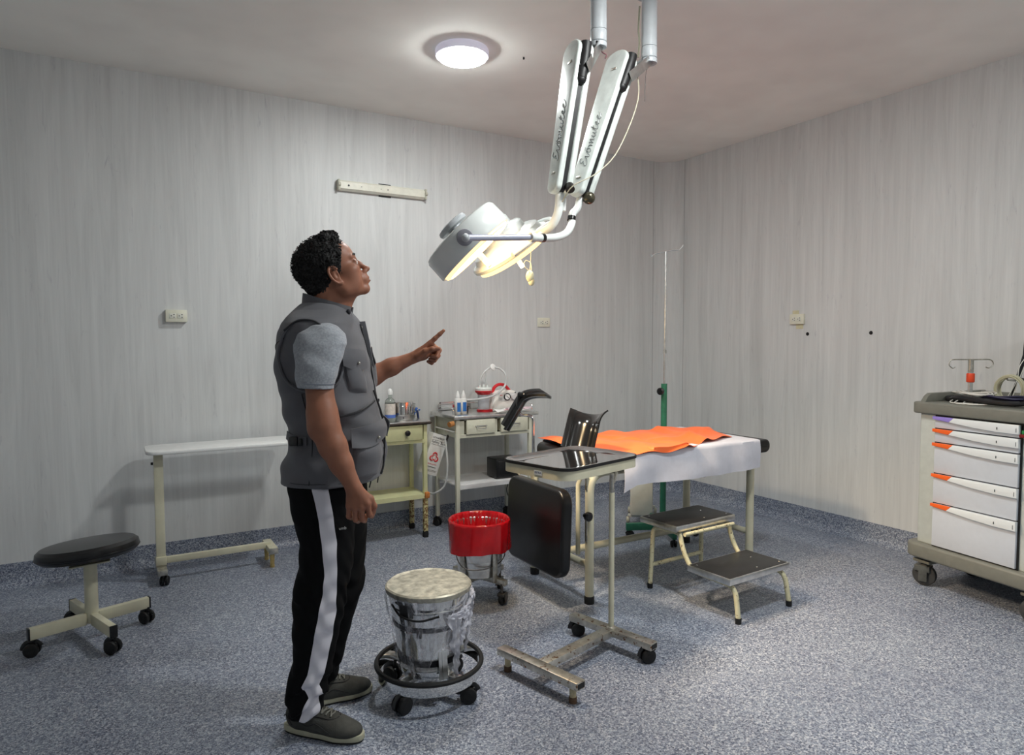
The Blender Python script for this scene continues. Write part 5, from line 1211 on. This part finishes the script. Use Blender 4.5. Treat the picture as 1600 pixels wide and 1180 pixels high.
# collar: tilted stand ring, open at the front
def collar(u, v):
    a = rad(-165 + 330 * u) + math.pi; r1, r2 = .083 + .004 * (1 - v), .074
    x, y = .004 + r1 * math.cos(a) * 1.0, r2 * math.sin(a)
    top = 1.538 - .30 * (x + .08); bot = 1.455
    x += .010 * v * 1.0 * (1 if math.cos(a) > 0 else .6)
    return Vector((x + .002 * math.sin(9 * u), y, bot + (top - bot) * v))
MB().grid(50, 10, collar, .006).build('collar', M_vest, vest)
MB().ball(vp(70, 1.47, .006), (.008, .007, .010), 12).build('collar_snap', M_vdark, vest)
# far front flap standing open
fl = MB().prism([(0, 0), (.048, .004), (.058, -.045), (.079, -.165), (.04, -.11), (.01, -.04)], .006, frame((.082, .035, 1.437), (1, .15, 0), (0, 0, 1)), bev=.002).build('open_front_flap', M_vest, vest)
for x, z in ((.036, -.018), (.043, -.068)): MB().lathe([(0, 0), (.0055, 0), (.0045, .003), (0, .0035)], 14, M=frame((.082 + x, .029, 1.437 + z), (1, 0, 0), (0, 0, 1))).build('snap_button', M_steeldull, fl)
MB().tube(smooth_path([vp(87, 1.20, .004), vp(88, 1.08, .006), vp(88, .95, .006), vp(86, .905, .004)], 5), .0035, 6).build('zip_edge', M_vdark, vest)
for a, z in ((62, .897), (80, .902), (46, .893)): MB().cyl(vp(a, z, .0), vp(a, z - .022, .0), .0022, n=8).build('drawcord_end', M_vdark, vest)

# trousers
TFm = mat('black_tricot', (13, 13, 15), .85, var=0, ior=1.25); k = NT(TFm)
tcn = k.new('ShaderNodeTexCoord'); sp = k.new('ShaderNodeSeparateXYZ'); k.ln(tcn.outputs['Object'], sp.inputs[0])
def fcurve(pts, src):
    n = k.new('ShaderNodeFloatCurve'); c = n.mapping.curves[0]; pts = sorted(pts)
    c.points[0].location = pts[0]; c.points[1].location = pts[-1]
    for q in pts[1:-1]: c.points.new(*q)
    for q in c.points: q.handle_type = 'VECTOR'
    n.mapping.update(); k.ln(src, n.inputs['Value']); return n.outputs[0]
ST = [(.90, -.008, .044), (.81, .011, .059), (.703, .024, .070), (.596, .030, .068), (.531, .021, .063), (.467, .007, .058), (.38, -.012, .042), (.293, -.030, .021), (.249, -.040, .012), (.207, -.062, -.008), (.185, -.052, .0), (.165, -.041, .0), (.14, -.055, -.006), (.07, -.082, -.016)]
lo_ = fcurve([(z, (l + .1) / .2) for z, l, r in ST], sp.outputs[2]); hi_ = fcurve([(z, (r + .1) / .2) for z, l, r in ST], sp.outputs[2])
xs = k.math('DIVIDE', k.math('ADD', sp.outputs[0], .1), .2)
msk = k.math('MULTIPLY', k.math('MULTIPLY', k.math('GREATER_THAN', xs, lo_), k.math('LESS_THAN', xs, hi_)), k.math('LESS_THAN', sp.outputs[1], -.10))
k.ln(k.mix(msk, (11, 11, 13), (216, 214, 222)), k.b.inputs['Base Color'])
TF = Field((-.17, -.22, .05), (.15, .22, .90), .0038)
def tf(x, y, z):
    lowk = np.exp(-((z - .15) / .09) ** 2) * .0075 + .0018 + .003 * np.exp(-((z - .5) / .08) ** 2)
    return lowk * (np.sin(75 * z + 22 * x + 9 * np.sin(14 * y + 12 * x)) * .7 + .5 * np.sin(48 * z - 30 * y + 6 * np.sin(25 * x)))
near = [(.88, .003, .112, -.088, .088), (.77, .010, .104, -.092, .088), (.68, .019, .089, -.096, .084), (.60, .012, .090, -.098, .080), (.53, -.004, .090, -.098, .078), (.46, -.013, .086, -.097, .076), (.40, -.022, .081, -.095, .074), (.34, -.030, .074, -.092, .070), (.28, -.037, .068, -.088, .068), (.22, -.052, .069, -.084, .068), (.16, -.066, .065, -.078, .064), (.12, -.070, .061, -.074, .062), (.07, -.079, .052, -.070, .058)]
far = [(.88, .003, .112, .088, .088), (.77, .010, .104, .092, .088), (.68, .022, .089, .096, .084), (.60, .018, .086, .10, .080), (.53, .014, .086, .10, .078), (.46, .008, .085, .10, .076), (.40, -.006, .079, .102, .072), (.34, -.019, .073, .104, .070), (.28, -.030, .066, .108, .066), (.22, -.044, .064, .112, .064), (.16, -.060, .062, .118, .062), (.12, -.075, .060, .122, .058), (.085, -.085, .055, .124, .055)]
TF.loft(near, .012, 2.1, tf).loft(far, .012, 2.1, tf).loft([(.74, .0, .08, 0, .08), (.80, .0, .105, 0, .16), (.89, .0, .112, 0, .168)], .03, 2.2)
tr_ = TF.mesh('trousers', TFm, PR, 1)
text('trouser_logo', 'umb', .014, mat('silver_print', (190, 190, 190), .4, var=0), tr_, frame((.088, -.158, .752), (.9, .42, 0), (0, 0, 1)), .0006)

# shoes
M_upper = mat('dark_olive_mesh', (62, 62, 58), .75, var=.08, nscale=60, bump=.5, bscale=700)
M_sole = mat('pale_sole_rubber', (172, 170, 148), .6, var=.05)
M_out = mat('dark_outsole', (34, 34, 34), .7, var=.1)
M_lace = mat('grey_laces', (112, 112, 106), .8, var=.1)
def shoe(x, y, ang, label):
    t = bpy.data.objects.new('shoe', None); COL.objects.link(t); t.parent = PR; t.location = (x, y, 0); t.rotation_euler = (0, 0, rad(ang)); t.empty_display_size = .02
    F_ = Field((-.02, -.06, .010), (.31, .06, .15), .0026)
    F_.ell((.05, 0, .062), (.048, .036, .048), .02).cap((.062, 0, .075), (.055, 0, .118), .040, .041, .02, flat=((0, 1, 0), .9))
    F_.ell((.10, 0, .052), (.07, .038, .052), .025).ell((.165, 0, .046), (.07, .042, .038), .03).ell((.225, -.002, .036), (.066, .046, .028), .03)
    F_.cap((.09, 0, .100), (.17, 0, .072), .020, .014, .015)
    F_.cap((.056, 0, .115), (.054, 0, .16), .030, .033, .006, carve=True)
    F_.cut(lambda a, b, c: np.broadcast_to(np.maximum(.022 - c, c - (.118 - .25 * (a - .05) * (a > .05))), np.broadcast(a, b, c).shape))
    def top(a, b):
        i, j = [int(round((v - F_.lo[n]) / F_.h)) for n, v in ((0, a), (1, b))]; c = np.nonzero(F_.F[i, j] < 0)[0]
        return float(F_.ax[2][c[-1]]) if len(c) else .05
    F_.mesh('upper', M_upper, t, 1)
    def ol(g=0):
        o = []
        for i in range(48):
            a = 2 * math.pi * i / 48; u = .145 + (.152 + g) * math.cos(a); w = (.037 + .012 * (u > .15) * min(1, (u - .15) / .06) + g) * math.sin(a) * (abs(math.sin(a)) ** -.25 if abs(math.sin(a)) > .05 else 1)
            o.append((u, w))
        return o
    MB().prism(ol(), .022, Matrix.Translation((0, 0, .007)), bev=.004).build('midsole', M_sole, t)
    MB().prism(ol(-.004), .008, Matrix.Translation((0, 0, .0)), bev=.002).build('outsole', M_out, t)
    l = MB()
    for i in range(6):
        xx = .100 + .017 * i; w = .026 - .0012 * i
        l.tube(smooth_path([(xx + dx, y_, top(xx + dx, y_) + .0035) for y_, dx in ((-w, -.003), (-w * .5, 0), (0, .003), (w * .5, 0), (w, -.003))], 4), .0030, 6)
        if i < 5: l.tube(smooth_path([(xx + .017 * k_, (-w + 2 * w * k_) * (1 if i % 2 else -1), top(xx + .017 * k_, (-w + 2 * w * k_) * (1 if i % 2 else -1)) + .005) for k_ in (0, .33, .67, 1)], 3), .0024, 6)
    for s_ in (-1, 1): l.tube(smooth_path([(.098, 0, top(.098, 0) + .006), (.085, s_ * .022, top(.085, s_ * .022) + .012), (.10, s_ * .040, .088), (.116, s_ * .036, .084), (.105, s_ * .01, top(.105, s_ * .01) + .008)], 5), .0022, 6)
    l.build('laces', M_lace, t)
    for s_ in (-1, 1): MB().tube(smooth_path([(x_, s_ * y_, top(x_, s_ * y_) + .0005) for x_, y_ in ((.09, .031), (.12, .031), (.15, .030), (.18, .027), (.20, .018), (.208, .004))], 4), .0026, 6).build('eyelet_stay', M_out, t)
    MB().tube(smooth_path([(.04, -.0385, .075), (.10, -.0405, .05), (.14, -.043, .062), (.19, -.0465, .04), (.24, -.045, .036)], 6), .0016, 5).tube(smooth_path([(.002, -.018, .06), (.02, -.034, .075), (.045, -.0385, .045)], 6), .0016, 5).build('overlay_seam', M_out, t)
    return t
shoe(-.150, -.045, -14, 'near')
shoe(-.165, .085, 28, 'far')
